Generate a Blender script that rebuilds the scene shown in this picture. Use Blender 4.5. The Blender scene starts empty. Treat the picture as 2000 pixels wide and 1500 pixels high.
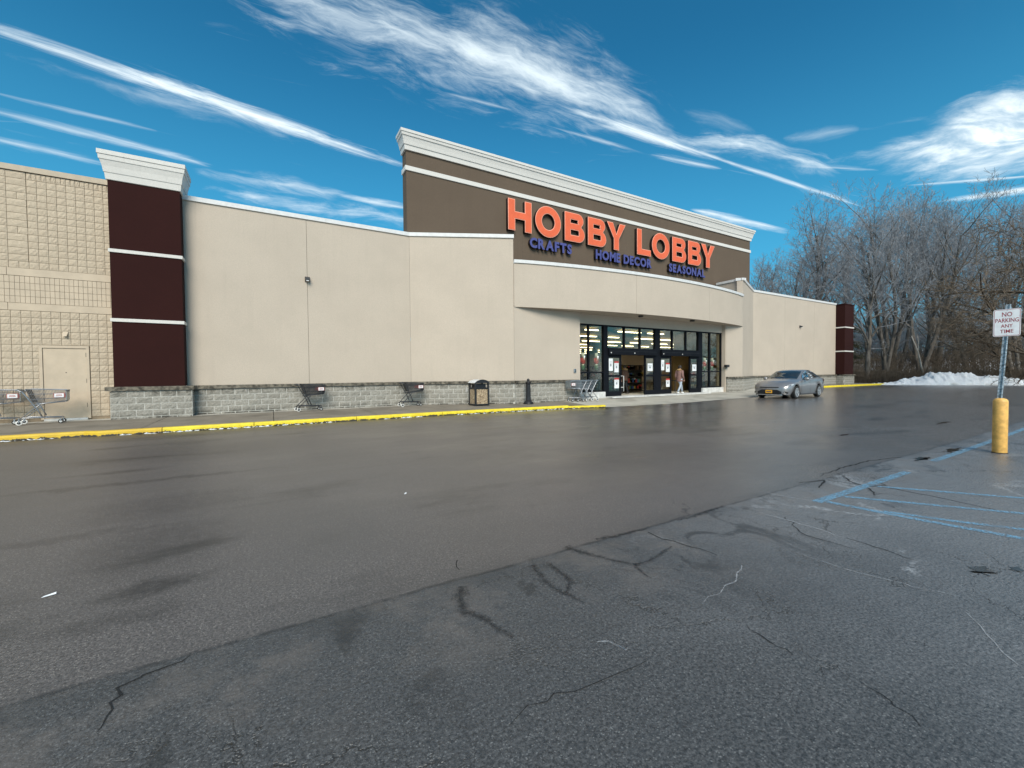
import bpy, bmesh, math, random
from mathutils import Vector, Matrix
random.seed(7)
sc = bpy.context.scene
COL = sc.collection
R = math.radians

# ------------------------------------------------------------------ camera
cam_d = bpy.data.cameras.new('camera')
cam = bpy.data.objects.new('camera', cam_d)
COL.objects.link(cam)
ROWS = ((0.86517682, -0.50139559, -0.00845738), (-0.01978208, -0.01727287, -0.9996551), (0.50107658, 0.86504573, -0.02486273))
cam.matrix_world = Matrix.Translation((0, 0, 1.47)) @ Matrix((
    (ROWS[0][0], -ROWS[1][0], -ROWS[2][0]),
    (ROWS[0][1], -ROWS[1][1], -ROWS[2][1]),
    (ROWS[0][2], -ROWS[1][2], -ROWS[2][2]))).to_4x4()
cam_d.sensor_width = 36
cam_d.lens = 805.51 / 2000 * 36
cam_d.clip_start = 0.05
cam_d.clip_end = 3000
sc.camera = cam

sc.view_settings.view_transform = 'Standard'
sc.view_settings.look = 'None'
sc.view_settings.gamma = 1
sc.view_settings.exposure = 0.42
SKY_TINT = (.16, .80, .98); SKY_STRENGTH = .10; CLOUD_A = (8.2, 8.8, 9.0); CLOUD_B = (7.6, 8.6, 9.0)
SUN_STRENGTH = 3.3; SUN_ANGLE = 34
ROUGH_DRY = .42; ROUGH_WET = .25

# ------------------------------------------------------------------ node helper
class NT:
    def __init__(s, tree):
        s.t = tree; s.n = tree.nodes; s.l = tree.links
    def set(s, sock, v):
        if isinstance(v, bpy.types.NodeSocket): s.l.new(v, sock)
        elif v is not None:
            if sock.type == 'RGBA' and len(v) == 3: v = (*v, 1)
            sock.default_value = v
    def math(s, op, a, b=None, c=None, clamp=False):
        n = s.n.new('ShaderNodeMath'); n.operation = op; n.use_clamp = clamp
        s.set(n.inputs[0], a); s.set(n.inputs[1], b); s.set(n.inputs[2], c)
        return n.outputs[0]
    def vm(s, op, a, b=None):
        n = s.n.new('ShaderNodeVectorMath'); n.operation = op
        s.set(n.inputs[0], a); s.set(n.inputs[1], b)
        return n.outputs['Value' if op in ('DOT_PRODUCT', 'LENGTH', 'DISTANCE') else 'Vector']
    def mix(s, f, a, b, mode='MIX'):
        n = s.n.new('ShaderNodeMixRGB'); n.blend_type = mode
        s.set(n.inputs[0], f); s.set(n.inputs[1], a); s.set(n.inputs[2], b)
        return n.outputs[0]
    def noise(s, v, scale, detail=4, rough=.55, dist=0, col=False):
        n = s.n.new('ShaderNodeTexNoise'); s.set(n.inputs['Vector'], v)
        n.inputs['Scale'].default_value = scale; n.inputs['Detail'].default_value = detail
        n.inputs['Roughness'].default_value = rough; n.inputs['Distortion'].default_value = dist
        return n.outputs['Color' if col else 'Fac']
    def voro(s, v, scale, feature='F1', out='Distance', rand=1):
        n = s.n.new('ShaderNodeTexVoronoi'); n.feature = feature; s.set(n.inputs['Vector'], v)
        n.inputs['Scale'].default_value = scale; n.inputs['Randomness'].default_value = rand
        return n.outputs[out]
    def ramp(s, f, lo, hi, a=0.0, b=1.0, smooth=True):
        n = s.n.new('ShaderNodeMapRange'); n.interpolation_type = 'SMOOTHSTEP' if smooth else 'LINEAR'
        s.set(n.inputs[0], f); s.set(n.inputs[1], lo); s.set(n.inputs[2], hi); s.set(n.inputs[3], a); s.set(n.inputs[4], b)
        return n.outputs[0]
    def xyz(s, x, y, z=0.0):
        n = s.n.new('ShaderNodeCombineXYZ'); s.set(n.inputs[0], x); s.set(n.inputs[1], y); s.set(n.inputs[2], z)
        return n.outputs[0]
    def sep(s, v):
        n = s.n.new('ShaderNodeSeparateXYZ'); s.set(n.inputs[0], v); return n.outputs
    def pos(s):
        return s.n.new('ShaderNodeNewGeometry').outputs['Position']
    def obj(s):
        return s.n.new('ShaderNodeTexCoord').outputs['Object']
    def bump(s, h, strength=.5, dist=.01, normal=None):
        n = s.n.new('ShaderNodeBump'); s.set(n.inputs['Height'], h)
        n.inputs['Strength'].default_value = strength; n.inputs['Distance'].default_value = dist
        if normal: s.l.new(normal, n.inputs['Normal'])
        return n.outputs[0]

# ------------------------------------------------------------------ world and sun
SUN_EL, SUN_AZ = R(37), R(204)          # compass style: clockwise from +Y
world = bpy.data.worlds.new('World'); sc.world = world; world.use_nodes = True
W = NT(world.node_tree); W.n.clear()
STREAKS=[
  ((0.949, -0.266, -0.171), (0.035, 0.626, -0.779), (0.315, 0.733, 0.603), 0.44, 0.062, 0.95, 'w') ,
  ((0.928, -0.285, -0.242), (0.0, 0.648, -0.761), (0.374, 0.706, 0.602), 0.344, 0.0206, 1.0, 'w') ,
  ((0.874, -0.359, -0.329), (-0.008, 0.665, -0.747), (0.487, 0.655, 0.578), 0.229, 0.0494, 0.8, 'w') ,
  ((0.765, -0.531, -0.365), (0.038, 0.603, -0.797), (0.643, 0.595, 0.482), 0.17, 0.0146, 1.15, 's') ,
  ((0.578, -0.664, -0.475), (0.038, 0.603, -0.797), (0.815, 0.442, 0.374), 0.166, 0.0056, 0.9, 's') ,
  ((0.996, 0.077, -0.042), (-0.073, 0.466, -0.882), (-0.048, 0.881, 0.47), 0.309, 0.0164, 1.25, 's') ,
  ((0.994, 0.108, 0.027), (-0.025, 0.454, -0.891), (-0.108, 0.885, 0.453), 0.209, 0.01, 0.45, 'w') ,
  ((0.973, 0.227, 0.032), (-0.057, 0.376, -0.925), (-0.222, 0.898, 0.379), 0.141, 0.0091, 0.7, 's') ,
  ((0.967, 0.24, 0.09), (-0.017, 0.412, -0.911), (-0.256, 0.879, 0.402), 0.094, 0.0043, 0.35, 's') ,
  ((0.958, 0.282, 0.058), (-0.044, 0.344, -0.938), (-0.285, 0.896, 0.342), 0.074, 0.0081, 0.55, 's') ,
  ((1.0, -0.021, -0.004), (0.004, 0.374, -0.928), (0.021, 0.927, 0.374), 0.141, 0.0121, 0.8, 'w') ,
  ((0.995, -0.091, -0.04), (-0.006, 0.347, -0.938), (0.1, 0.934, 0.344), 0.202, 0.0179, 1.1, 'w') ,
  ((0.977, -0.202, -0.062), (0.018, 0.37, -0.929), (0.21, 0.907, 0.366), 0.088, 0.0082, 0.8, 's') ,
  ((0.608, -0.691, -0.39), (0.112, 0.562, -0.82), (0.786, 0.455, 0.419), 0.16, 0.0177, 1.2, 'w') ,
  ((0.688, -0.652, -0.319), (0.1, 0.521, -0.848), (0.719, 0.551, 0.423), 0.076, 0.007, 0.8, 's') ,
  ((0.468, -0.828, -0.31), (0.188, 0.436, -0.88), (0.863, 0.353, 0.36), 0.068, 0.0055, 0.7, 's') ,
  ((0.813, -0.503, -0.294), (0.049, 0.561, -0.826), (0.58, 0.658, 0.481), 0.109, 0.0045, 0.5, 's') ,
  ((0.676, -0.548, -0.493), (0.024, 0.685, -0.728), (0.737, 0.48, 0.476), 0.072, 0.0121, 0.3, 'w') ,
  ((0.454, -0.878, -0.151), (0.31, 0.315, -0.897), (0.835, 0.361, 0.415), 0.054, 0.008, 0.45, 'w') ,
  ((0.268, -0.947, -0.179), (0.292, 0.257, -0.921), (0.918, 0.194, 0.346), 0.167, 0.0624, 1.15, 'c') ,
  ((0.259, -0.942, -0.212), (0.232, 0.274, -0.933), (0.937, 0.193, 0.29), 0.082, 0.0036, 0.9, 's') ,
  ((0.194, -0.973, -0.128), (0.235, 0.173, -0.957), (0.952, 0.156, 0.262), 0.09, 0.0078, 1.0, 's') ,
  ((0.578, -0.728, -0.368), (0.041, 0.476, -0.878), (0.815, 0.493, 0.305), 0.095, 0.011, 1.1, 's') ,
  ((0.93, -0.336, -0.151), (0.069, 0.561, -0.825), (0.362, 0.756, 0.545), 0.072, 0.0043, 0.4, 's') ,
]

dvec = W.vm('NORMALIZE', W.n.new('ShaderNodeTexCoord').outputs['Generated'])
dz = W.sep(dvec)
sky = W.n.new('ShaderNodeTexSky'); sky.sky_type = 'NISHITA'; sky.sun_disc = False
sky.sun_elevation = SUN_EL; sky.sun_rotation = SUN_AZ
sky.altitude = 0; sky.air_density = 1.0; sky.dust_density = 0.4; sky.ozone_density = 2.5
base = W.mix(1.0, sky.outputs[0], SKY_TINT, 'MULTIPLY')
base = W.mix(W.ramp(dz[2], .02, .62, .62, 0), base, (.75, 3.7, 5.7))
base = W.mix(W.ramp(dz[2], .0, .16, .30, 0), base, (3.6, 4.9, 5.6))
base = W.mix(W.ramp(dz[2], -.02, .75), base, W.mix(1.0, base, (1.05, 1.06, 1.0), 'MULTIPLY'))
total = None
warp = W.vm('SCALE', W.vm('SUBTRACT', W.noise(dvec, 5, 3, col=True), (.5, .5, .5)))
warp.node.inputs['Scale'].default_value = .05
dw = W.vm('ADD', dvec, warp)
for i, (t_, n_, m_, T_, W_, inten, kind) in enumerate(STREAKS):
    tt = W.vm('DOT_PRODUCT', dw, t_); ss = W.vm('DOT_PRODUCT', dw if kind != 's' else dvec, n_)
    mm = W.vm('DOT_PRODUCT', dvec, m_)
    q = W.math('DIVIDE', tt, T_)
    if kind == 'c':      # widens from its left tip like the heavy cloud on the right
        edge = W.ramp(q, -1.0, .1, 0, 1.0)
    else:
        edge = W.math('SQRT', W.math('MAXIMUM', W.math('SUBTRACT', 1.0, W.math('MULTIPLY', q, q)), 0))
    r = W.math('DIVIDE', W.math('ABSOLUTE', ss), W_ * (1.22 if kind == 'w' else 1.1))
    a_, b_ = {'w': (8, 40), 's': (7, 90), 'c': (7, 24)}[kind]
    nz = W.noise(W.xyz(W.math('MULTIPLY_ADD', tt, a_, i * 3.7), W.math('MULTIPLY', ss, b_), i * 1.3), 1.0, 9, .68, .45)
    amp = {'w': 3.0, 's': 2.4, 'c': 1.9}[kind]
    if kind == 'w': r = W.math('MULTIPLY', r, .8)
    dn = W.math('MULTIPLY_ADD', W.math('SUBTRACT', nz, .52), amp, W.math('SUBTRACT', edge, r))
    soft = {'w': 2.1, 's': 1.5, 'c': 1.05}[kind]
    if kind == 's': r = W.math('MULTIPLY', r, .72)
    dn = W.ramp(dn, 0.0, soft, 0, inten)
    if kind == 'c':      # grey underside texture of the thick cloud
        dn = W.math('MULTIPLY', dn, W.ramp(W.noise(W.xyz(W.math('MULTIPLY', tt, 9), W.math('MULTIPLY', ss, 30), 4.2), 1.0, 6, .6, .8), .34, .62, .36, 1.0))
    dn = W.math('MULTIPLY', dn, W.math('GREATER_THAN', mm, .05))
    total = dn if total is None else W.math('SUBTRACT', W.math('ADD', total, dn), W.math('MULTIPLY', total, dn))
# the same kind of cirrus over the rest of the sky
den = W.math('ADD', W.math('MAXIMUM', dz[2], 0), .22)
uv = W.xyz(W.math('DIVIDE', dz[0], den), W.math('DIVIDE', dz[1], den))
rot = W.n.new('ShaderNodeMapping'); rot.inputs['Rotation'].default_value = (0, 0, R(15)); rot.inputs['Scale'].default_value = (.55, 2.6, 1)
W.l.new(uv, rot.inputs[0])
ci = W.noise(rot.outputs[0], 1.5, 8, .6, .5)
front = W.vm('DOT_PRODUCT', dvec, (.5, .866, 0))
ci = W.math('MULTIPLY', W.ramp(ci, .46, .74, 0, .95), W.ramp(front, .25, .62, 1, 0))
total = W.math('MAXIMUM', total, ci)
total = W.math('MINIMUM', total, 1.0)
cloud = W.mix(W.ramp(dz[2], 0, .6), CLOUD_A, CLOUD_B)
out = W.mix(total, base, cloud)
bg = W.n.new('ShaderNodeBackground'); W.l.new(out, bg.inputs[0]); bg.inputs[1].default_value = SKY_STRENGTH
wo = W.n.new('ShaderNodeOutputWorld'); W.l.new(bg.outputs[0], wo.inputs[0])
world.cycles.sampling_method = 'MANUAL'; world.cycles.sample_map_resolution = 512

sd = bpy.data.lights.new('sun', 'SUN'); sd.energy = SUN_STRENGTH; sd.angle = R(SUN_ANGLE); sd.color = (1, .91, .79)
sun = bpy.data.objects.new('sun', sd); COL.objects.link(sun)
sdir = Vector((math.sin(SUN_AZ) * math.cos(SUN_EL), math.cos(SUN_AZ) * math.cos(SUN_EL), math.sin(SUN_EL)))
sun.rotation_euler = sdir.to_track_quat('Z', 'Y').to_euler()

# ------------------------------------------------------------------ materials
MATS = {}
def mat(name, color, rough=.7, metal=0, var=.08, vscale=6, bump=0, bscale=60, coat=0, spec=.5, emit=None, dirt=0):
    m = bpy.data.materials.new(name); m.use_nodes = True
    T = NT(m.node_tree); p = T.n['Principled BSDF']
    o = T.pos()
    c = color
    if var:
        f = T.noise(o, vscale, 5)
        lo = tuple(x * (1 - var * 2) for x in color); hi = tuple(min(1, x * (1 + var * 2)) for x in color)
        c = T.mix(T.ramp(f, .3, .7, 0, 1), lo, hi)
    if dirt:
        c = T.mix(T.ramp(T.noise(o, 3.1, 8, .7), .5, .75, 0, dirt), c, (.05, .045, .035))
    T.set(p.inputs['Base Color'], c)
    p.inputs['Roughness'].default_value = rough; p.inputs['Metallic'].default_value = metal
    p.inputs['Coat Weight'].default_value = coat
    p.inputs['Specular IOR Level'].default_value = spec
    if bump:
        T.l.new(T.bump(T.noise(o, bscale, 5, .6), bump, .01), p.inputs['Normal'])
    if emit:
        T.set(p.inputs['Emission Color'], emit[0]); p.inputs['Emission Strength'].default_value = emit[1]
    MATS[name] = m
    return m

def stucco(name, color, var=.05, streak=.12):
    """render coat: fine speckle, broad unevenness and faint rain streaks"""
    m = bpy.data.materials.new(name); m.use_nodes = True
    T = NT(m.node_tree); p = T.n['Principled BSDF']; o = T.pos()
    s = T.sep(o)
    c = T.mix(T.ramp(T.noise(o, .7, 5, .6), .3, .7), tuple(x * (1 - var) for x in color), tuple(x * (1 + var) for x in color))
    c = T.mix(T.ramp(T.noise(o, 30, 4, .75), .38, .62, 0, .55), c, tuple(x * .82 for x in color))
    c = T.mix(T.ramp(T.noise(o, 90, 3, .7), .4, .62, 0, .3), c, tuple(min(1, x * 1.18) for x in color))
    st = T.noise(T.xyz(T.math('MULTIPLY', s[0], 5), T.math('MULTIPLY', s[1], 5), T.math('MULTIPLY', s[2], .35)), 1.0, 5, .6)
    c = T.mix(T.math('MULTIPLY', T.ramp(T.noise(T.xyz(T.math('MULTIPLY', s[0], 9), T.math('MULTIPLY', s[1], 9), T.math('MULTIPLY', s[2], .22)), 1.0, 4, .6), .54, .76, 0, .15), T.ramp(s[2], 5.6, 7.5)), c, tuple(x * .55 for x in color))
    c = T.mix(T.ramp(st, .50, .8, 0, streak * .8), c, tuple(x * .6 for x in color))
    T.set(p.inputs['Base Color'], c); p.inputs['Roughness'].default_value = .92
    p.inputs['Specular IOR Level'].default_value = .2
    T.l.new(T.bump(T.noise(o, 120, 4, .7), .6, .006), p.inputs['Normal'])
    MATS[name] = m
    return m

BEIGE = stucco('beige_render', (.482, .415, .340))
BROWN = stucco('brown_render', (.118, .088, .064))
MAROON = stucco('maroon_render', (.026, .0065, .0055), .1, .05)
WHITE = stucco('white_render', (.63, .61, .57), .03, .06)
COPING = mat('white_metal', (.66, .66, .65), .45, var=.03)
SIDE_WHITE = mat('white_concrete', (.55, .55, .53), .85, var=.08, bump=.3)
TAN = mat('tan_paint', (.49, .40, .295), .7, var=.03, vscale=3, bump=.15, bscale=90, dirt=.08)
TANCOPE = mat('tan_metal', (.40, .33, .24), .55, var=.03)
JOINT = mat('tan_joint', (.24, .185, .125), .9, var=.1)
DARKJOINT = mat('sealant', (.12, .11, .09), .8, var=.1)
MORTAR = mat('mortar', (.44, .43, .39), .95, var=.12, vscale=9, bump=.4)
ROOF = mat('roof_membrane', (.35, .35, .35), .9)
FRAME = mat('dark_frame', (.005, .006, .009), .6, var=.1, spec=.15)
BLACK = mat('black_plastic', (.012, .012, .014), .45, var=.1)
INT_WALL = mat('ochre_wall', (.19, .115, .04), .8, var=.05)
INT_DARK = mat('shop_floor', (.045, .035, .028), .4, var=.1)
INT_CEIL = mat('shop_ceiling', (.26, .18, .06), .9, var=.08)
TUBE = mat('lit_tube', (1, .95, .8), .5, var=0, emit=((1, .9, .62), 5.5))
PAPER = mat('paper', (.72, .74, .75), .7, var=.04)
PRINT = mat('black_print', (.03, .03, .035), .8, var=0)
REDP = mat('red_paint', (.42, .035, .03), .5, var=.08)
GREENP = mat('green_paint', (.02, .12, .05), .5, var=.08)
STEEL = mat('galvanised_steel', (.36, .40, .42), .42, .7, var=.15, vscale=25, bump=.1)
CHROME = mat('cart_wire_metal', (.38, .39, .41), .35, .8, var=.1)
CHAR = mat('charcoal_cart_plastic', (.035, .037, .042), .5, var=.1)
RUBBER = mat('rubber', (.018, .018, .018), .85, var=.1)
HUB = mat('wheel_hub_plastic', (.62, .61, .58), .5, var=.05)
ORANGE = mat('orange_face', (.70, .125, .045), .45, var=.03, vscale=2)
ORANGE_EDGE = mat('salmon_trim_edge', (.82, .36, .25), .5, var=.03)
BLUE = mat('blue_face', (.062, .068, .225), .5, var=.05)
BLACKRET = mat('letter_return', (.012, .008, .008), .5, var=.05)
YELLOW_B = mat('yellow_sleeve', (.74, .42, .11), .5, var=.09, vscale=14, bump=.25, bscale=40, dirt=.22)
SIGNW = mat('sign_white', (.70, .71, .72), .4, var=.04, vscale=9)
SIGNR = mat('sign_maroon_ink', (.26, .02, .03), .5, var=.05)
POSTG = mat('post_galvanised', (.30, .36, .40), .55, .35, var=.3, vscale=30, bump=.2)

def speckled(name, c1, c2, scale):
    m = bpy.data.materials.new(name); m.use_nodes = True
    T = NT(m.node_tree); p = T.n['Principled BSDF']; o = T.pos()
    v = T.voro(o, scale, out='Color')
    T.set(p.inputs['Base Color'], T.mix(T.ramp(T.sep(v)[0], .1, .9), c1, c2))
    p.inputs['Roughness'].default_value = .8
    T.l.new(T.bump(T.voro(o, scale), .8, .01), p.inputs['Normal'])
    return m
PEBBLE = speckled('pebble_panel', (.14, .09, .05), (.55, .43, .28), 55)

def blockmat(name, dark, mid, light, veins):
    """split-face concrete: each block (object) slightly different, plus rough stone relief"""
    m = bpy.data.materials.new(name); m.use_nodes = True
    T = NT(m.node_tree); p = T.n['Principled BSDF']; o = T.pos()
    inf = T.n.new('ShaderNodeObjectInfo').outputs['Random']
    f = T.noise(o, 22, 7, .68)
    c = T.mix(T.ramp(f, .32, .68), dark, light)
    c = T.mix(.5, c, mid)
    c = T.mix(T.ramp(inf, 0, 1, .0, .32), c, dark)
    if veins:     # white bloom running down and black damp at the foot
        s = T.sep(o)
        run = T.noise(T.xyz(T.math('MULTIPLY', s[0], 3.1), 0, T.math('MULTIPLY', s[2], .5)), 1.0, 4, .7)
        run = T.math('MULTIPLY', T.ramp(run, .66, .72), T.ramp(s[2], .45, 1.0))
        c = T.mix(T.math('MULTIPLY', run, .75), c, (.62, .63, .64))
        damp = T.math('MULTIPLY', T.ramp(s[2], .38, .14), T.ramp(T.noise(o, 2.3, 6, .7), .40, .58))
        c = T.mix(T.math('MULTIPLY', damp, .85), c, (.03, .028, .022))
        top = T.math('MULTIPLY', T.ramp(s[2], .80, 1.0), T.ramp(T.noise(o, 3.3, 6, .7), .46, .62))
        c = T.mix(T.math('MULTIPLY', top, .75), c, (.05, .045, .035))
    T.set(p.inputs['Base Color'], c); p.inputs['Roughness'].default_value = .93
    p.inputs['Specular IOR Level'].default_value = .25
    T.l.new(T.bump(T.noise(o, 26, 6, .7), .6, .02), p.inputs['Normal'])
    return m
GREYBLOCK = blockmat('grey_split_block', (.165, .155, .13), (.29, .275, .24), (.43, .41, .365), True)
TANBLOCK = blockmat('tan_split_block', (.40, .325, .24), (.49, .405, .30), (.56, .47, .36), False)
LEDGE = mat('ledge_stone', (.125, .11, .085), .9, var=.35, vscale=7, bump=.8, bscale=30, dirt=.6)

def glass_mat(name, tint=(.85, .92, .9), rough=.02, reflect=1.0):
    m = bpy.data.materials.new(name); m.use_nodes = True
    T = NT(m.node_tree); T.n.clear()
    tr = T.n.new('ShaderNodeBsdfTransparent'); tr.inputs[0].default_value = (*tint, 1)
    gl = T.n.new('ShaderNodeBsdfGlossy'); gl.inputs['Roughness'].default_value = rough
    fr = T.n.new('ShaderNodeFresnel'); fr.inputs[0].default_value = 1.5
    mx = T.n.new('ShaderNodeMixShader'); o = T.n.new('ShaderNodeOutputMaterial')
    T.l.new(T.math('MULTIPLY', fr.outputs[0], reflect, clamp=True), mx.inputs[0])
    T.l.new(tr.outputs[0], mx.inputs[1]); T.l.new(gl.outputs[0], mx.inputs[2]); T.l.new(mx.outputs[0], o.inputs[0])
    return m
GLASS = glass_mat('shop_glass', (.90, .90, .82), .01, .30)
CARGLASS = glass_mat('car_glass', (.52, .57, .54), .03, 2.4)

def asphalt(name, old):
    m = bpy.data.materials.new(name); m.use_nodes = True
    T = NT(m.node_tree); p = T.n['Principled BSDF']; o = T.pos(); s = T.sep(o)
    fine = T.ramp(T.noise(o, 62, 6, .8), .36, .64); grit = T.voro(o, 190, out='Color'); gs = T.sep(grit)
    big = T.noise(o, .35, 5, .6)
    if old:
        c = T.mix(fine, (.020, .021, .0215), (.128, .128, .127))
        pits = T.noise(o, 17, 6, .75)
        c = T.mix(T.ramp(pits, .50, .66, 0, .55), c, (.032, .035, .037))
        c = T.mix(T.ramp(gs[0], .93, .985, 0, .6), c, (.30, .30, .29))
        c = T.mix(T.ramp(big, .35, .65, 0, .35), c, (.060, .064, .067))
        # wet sky sheen towards the hatched stalls, painted in as paler colour
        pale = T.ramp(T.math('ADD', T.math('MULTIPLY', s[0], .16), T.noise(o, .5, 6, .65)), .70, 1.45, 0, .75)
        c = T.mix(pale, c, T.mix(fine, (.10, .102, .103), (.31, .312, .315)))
        # damp marks trailing from the seam
        dm = T.noise(T.xyz(T.math('MULTIPLY', s[0], 1.5), T.math('MULTIPLY', s[1], 1.1), 7.7), 1.0, 6, .68, 1.2)
        dm = T.math('MULTIPLY', T.ramp(dm, .54, .62), T.ramp(s[1], 1.2, 2.3))
        c = T.mix(T.math('MULTIPLY', dm, .7), c, (.022, .023, .023))
        # reddish worn band beside the seam
        c = T.mix(T.math('MULTIPLY', T.ramp(s[1], 1.5, 2.4), T.ramp(T.noise(o, 1.6, 5, .7), .45, .65, 0, .5)), c, (.17, .148, .13))
        # cracks: two sizes of web, each broken up
        wv = T.vm('ADD', o, T.vm('SCALE', T.noise(o, 2.2, 5, .7, col=True)))
        wv.node.inputs[1].links[0].from_node.inputs['Scale'].default_value = .55
        c1 = T.voro(wv, .95, 'DISTANCE_TO_EDGE')
        k1 = T.math('MULTIPLY', T.ramp(c1, .002, .009, 1, 0), T.ramp(T.noise(o, .9, 3), .49, .58))
        c2 = T.voro(wv, 4.2, 'DISTANCE_TO_EDGE')
        k2 = T.math('MULTIPLY', T.ramp(c2, .008, .038, 1, 0), T.ramp(T.noise(T.vm('ADD', o, (31, 7, 0)), .75, 3), .56, .66, 0, .7))
        crack = T.math('MAXIMUM', k1, k2)
        c = T.mix(T.math('MULTIPLY', crack, .62), c, (.028, .028, .028))
        # lime bloom along some old cracks
        c3 = T.voro(T.vm('ADD', wv, (5.3, 2.1, 0)), .62, 'DISTANCE_TO_EDGE')
        k3 = T.math('MULTIPLY', T.ramp(c3, .006, .03, 1, 0), T.math('MULTIPLY', T.ramp(T.noise(o, 1.3, 4), .5, .6), T.ramp(T.noise(o, 26, 4, .8), .42, .6)))
        k3 = T.math('MULTIPLY', k3, T.ramp(s[0], 2.2, 4.0))
        c = T.mix(T.math('MULTIPLY', k3, .8), c, (.42, .43, .44))
    else:
        c = T.mix(fine, (.034, .031, .0285), (.185, .165, .152))
        c = T.mix(T.ramp(gs[0], .93, .985, 0, .75), c, (.36, .33, .29))
        c = T.mix(T.ramp(big, .35, .7, 0, .4), c, (.075, .069, .061))
        # oil and damp marks drawn out along the driving direction
        sv = T.xyz(T.math('MULTIPLY', s[0], .35), s[1], 3.3)
        oil = T.ramp(T.noise(sv, 1.1, 6, .62), .535, .70, 0, .75)
        c = T.mix(oil, c, (.035, .032, .028))
        # the few large oily and damp patches of the photograph's left half
        wx = T.math('ADD', s[0], T.math('MULTIPLY', T.math('SUBTRACT', T.noise(o, 2.0, 6, .7), .5), .9))
        wy = T.math('ADD', s[1], T.math('MULTIPLY', T.math('SUBTRACT', T.noise(T.vm('ADD', o, (7, 3, 0)), 2.0, 6, .7), .5), .7))
        for bx, by, rx, ry, st in ((-.78, 3.72, .26, .14, .95), (-.84, 3.32, .30, .12, .55), (-.9, 4.7, .45, .55, .5), (-1.05, 6.1, .7, .5, .45), (-1.6, 7.6, 1.5, .10, .7), (-1.9, 5.3, .9, .10, .5), (-1.6, 10, 1.8, .9, .35), (6.3, 5.2, 2.2, .6, .3), (10, 7.4, 3.5, .5, .3)):
            dx = T.math('DIVIDE', T.math('SUBTRACT', wx, bx), rx); dy = T.math('DIVIDE', T.math('SUBTRACT', wy, by), ry)
            d2 = T.math('ADD', T.math('MULTIPLY', dx, dx), T.math('MULTIPLY', dy, dy))
            c = T.mix(T.math('MULTIPLY', T.ramp(d2, 0, 2.2, st * .85, 0), T.ramp(T.noise(o, 9, 6, .8), .35, .6, .35, 1)), c, (.028, .025, .022))
        tr = T.noise(T.xyz(T.math('MULTIPLY', s[0], .05), T.math('MULTIPLY', s[1], 2.4), 1.1), 1.0, 4, .5)
        c = T.mix(T.ramp(tr, .56, .72, 0, .35), c, (.085, .077, .068))
        wv = T.vm('ADD', o, T.vm('SCALE', T.noise(o, 1.2, 4, .7, col=True)))
        wv.node.inputs[1].links[0].from_node.inputs['Scale'].default_value = .9
        crack = T.math('MULTIPLY', T.ramp(T.voro(wv, .22, 'DISTANCE_TO_EDGE'), .0012, .004, 1, 0), T.ramp(T.noise(o, .3, 3), .52, .6))
        c = T.mix(T.math('MULTIPLY', crack, .7), c, (.02, .02, .02))
        gut = T.math('MULTIPLY', T.ramp(s[1], 12.6, 13.9), .55)
        c = T.mix(gut, c, (.03, .028, .026))
    # dark tarred seam where the two surfaces meet, wandering a little
    wob = T.math('MULTIPLY', T.math('SUBTRACT', T.noise(T.xyz(s[0], 0, 0), 1.6, 5, .6), .5), .10)
    dist = T.math('ABSOLUTE', T.math('SUBTRACT', s[1], T.math('ADD', 2.72, wob)))
    seam = T.math('MULTIPLY', T.ramp(dist, .004, .030, 1, 0), T.ramp(T.noise(o, 4, 5, .7), .38, .58, .15, 1))
    halo = T.math('MULTIPLY', T.ramp(dist, .02, .34, 1, 0), T.ramp(T.noise(o, 1.1, 5, .6), .42, .62, .1, .8))
    c = T.mix(T.math('MULTIPLY', halo, .55 if old else .25), c, (.028, .032, .034))
    c = T.mix(T.math('MULTIPLY', seam, .75), c, (.018, .018, .018))
    # wetness: damp everywhere, soaked towards the right-hand side of the lot
    wet = T.ramp(T.math('ADD', T.math('MULTIPLY', s[0], .055), T.math('MULTIPLY', T.noise(T.xyz(T.math('MULTIPLY', s[0], .6), s[1], 0), .55, 6, .6), 1.5)), .7, 1.55)
    c = T.mix(T.math('MULTIPLY', wet, .12), c, (.05, .05, .055))
    rgh = T.ramp(wet, 0, 1, ROUGH_DRY, ROUGH_WET, False)
    rgh = T.math('ADD', rgh, T.ramp(fine, 0, 1, -.05, .07))
    T.set(p.inputs['Base Color'], c); T.set(p.inputs['Roughness'], rgh)
    T.set(p.inputs['Specular IOR Level'], T.ramp(wet, 0, 1, .6, .9, False))
    h = T.math('MULTIPLY', T.noise(o, 70, 5, .7), 1.0)
    if old: h = T.math('SUBTRACT', T.math('ADD', h, T.math('MULTIPLY', T.noise(o, 9, 6, .7), 2.4)), T.math('MULTIPLY', crack, 2.5))
    T.set(p.inputs['Normal'], T.bump(h, .55 if old else .35, .012 if old else .006))
    return m
ASPH_NEW = asphalt('damp_asphalt_lane', False)
ASPH_OLD = asphalt('old_cracked_asphalt', True)

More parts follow.
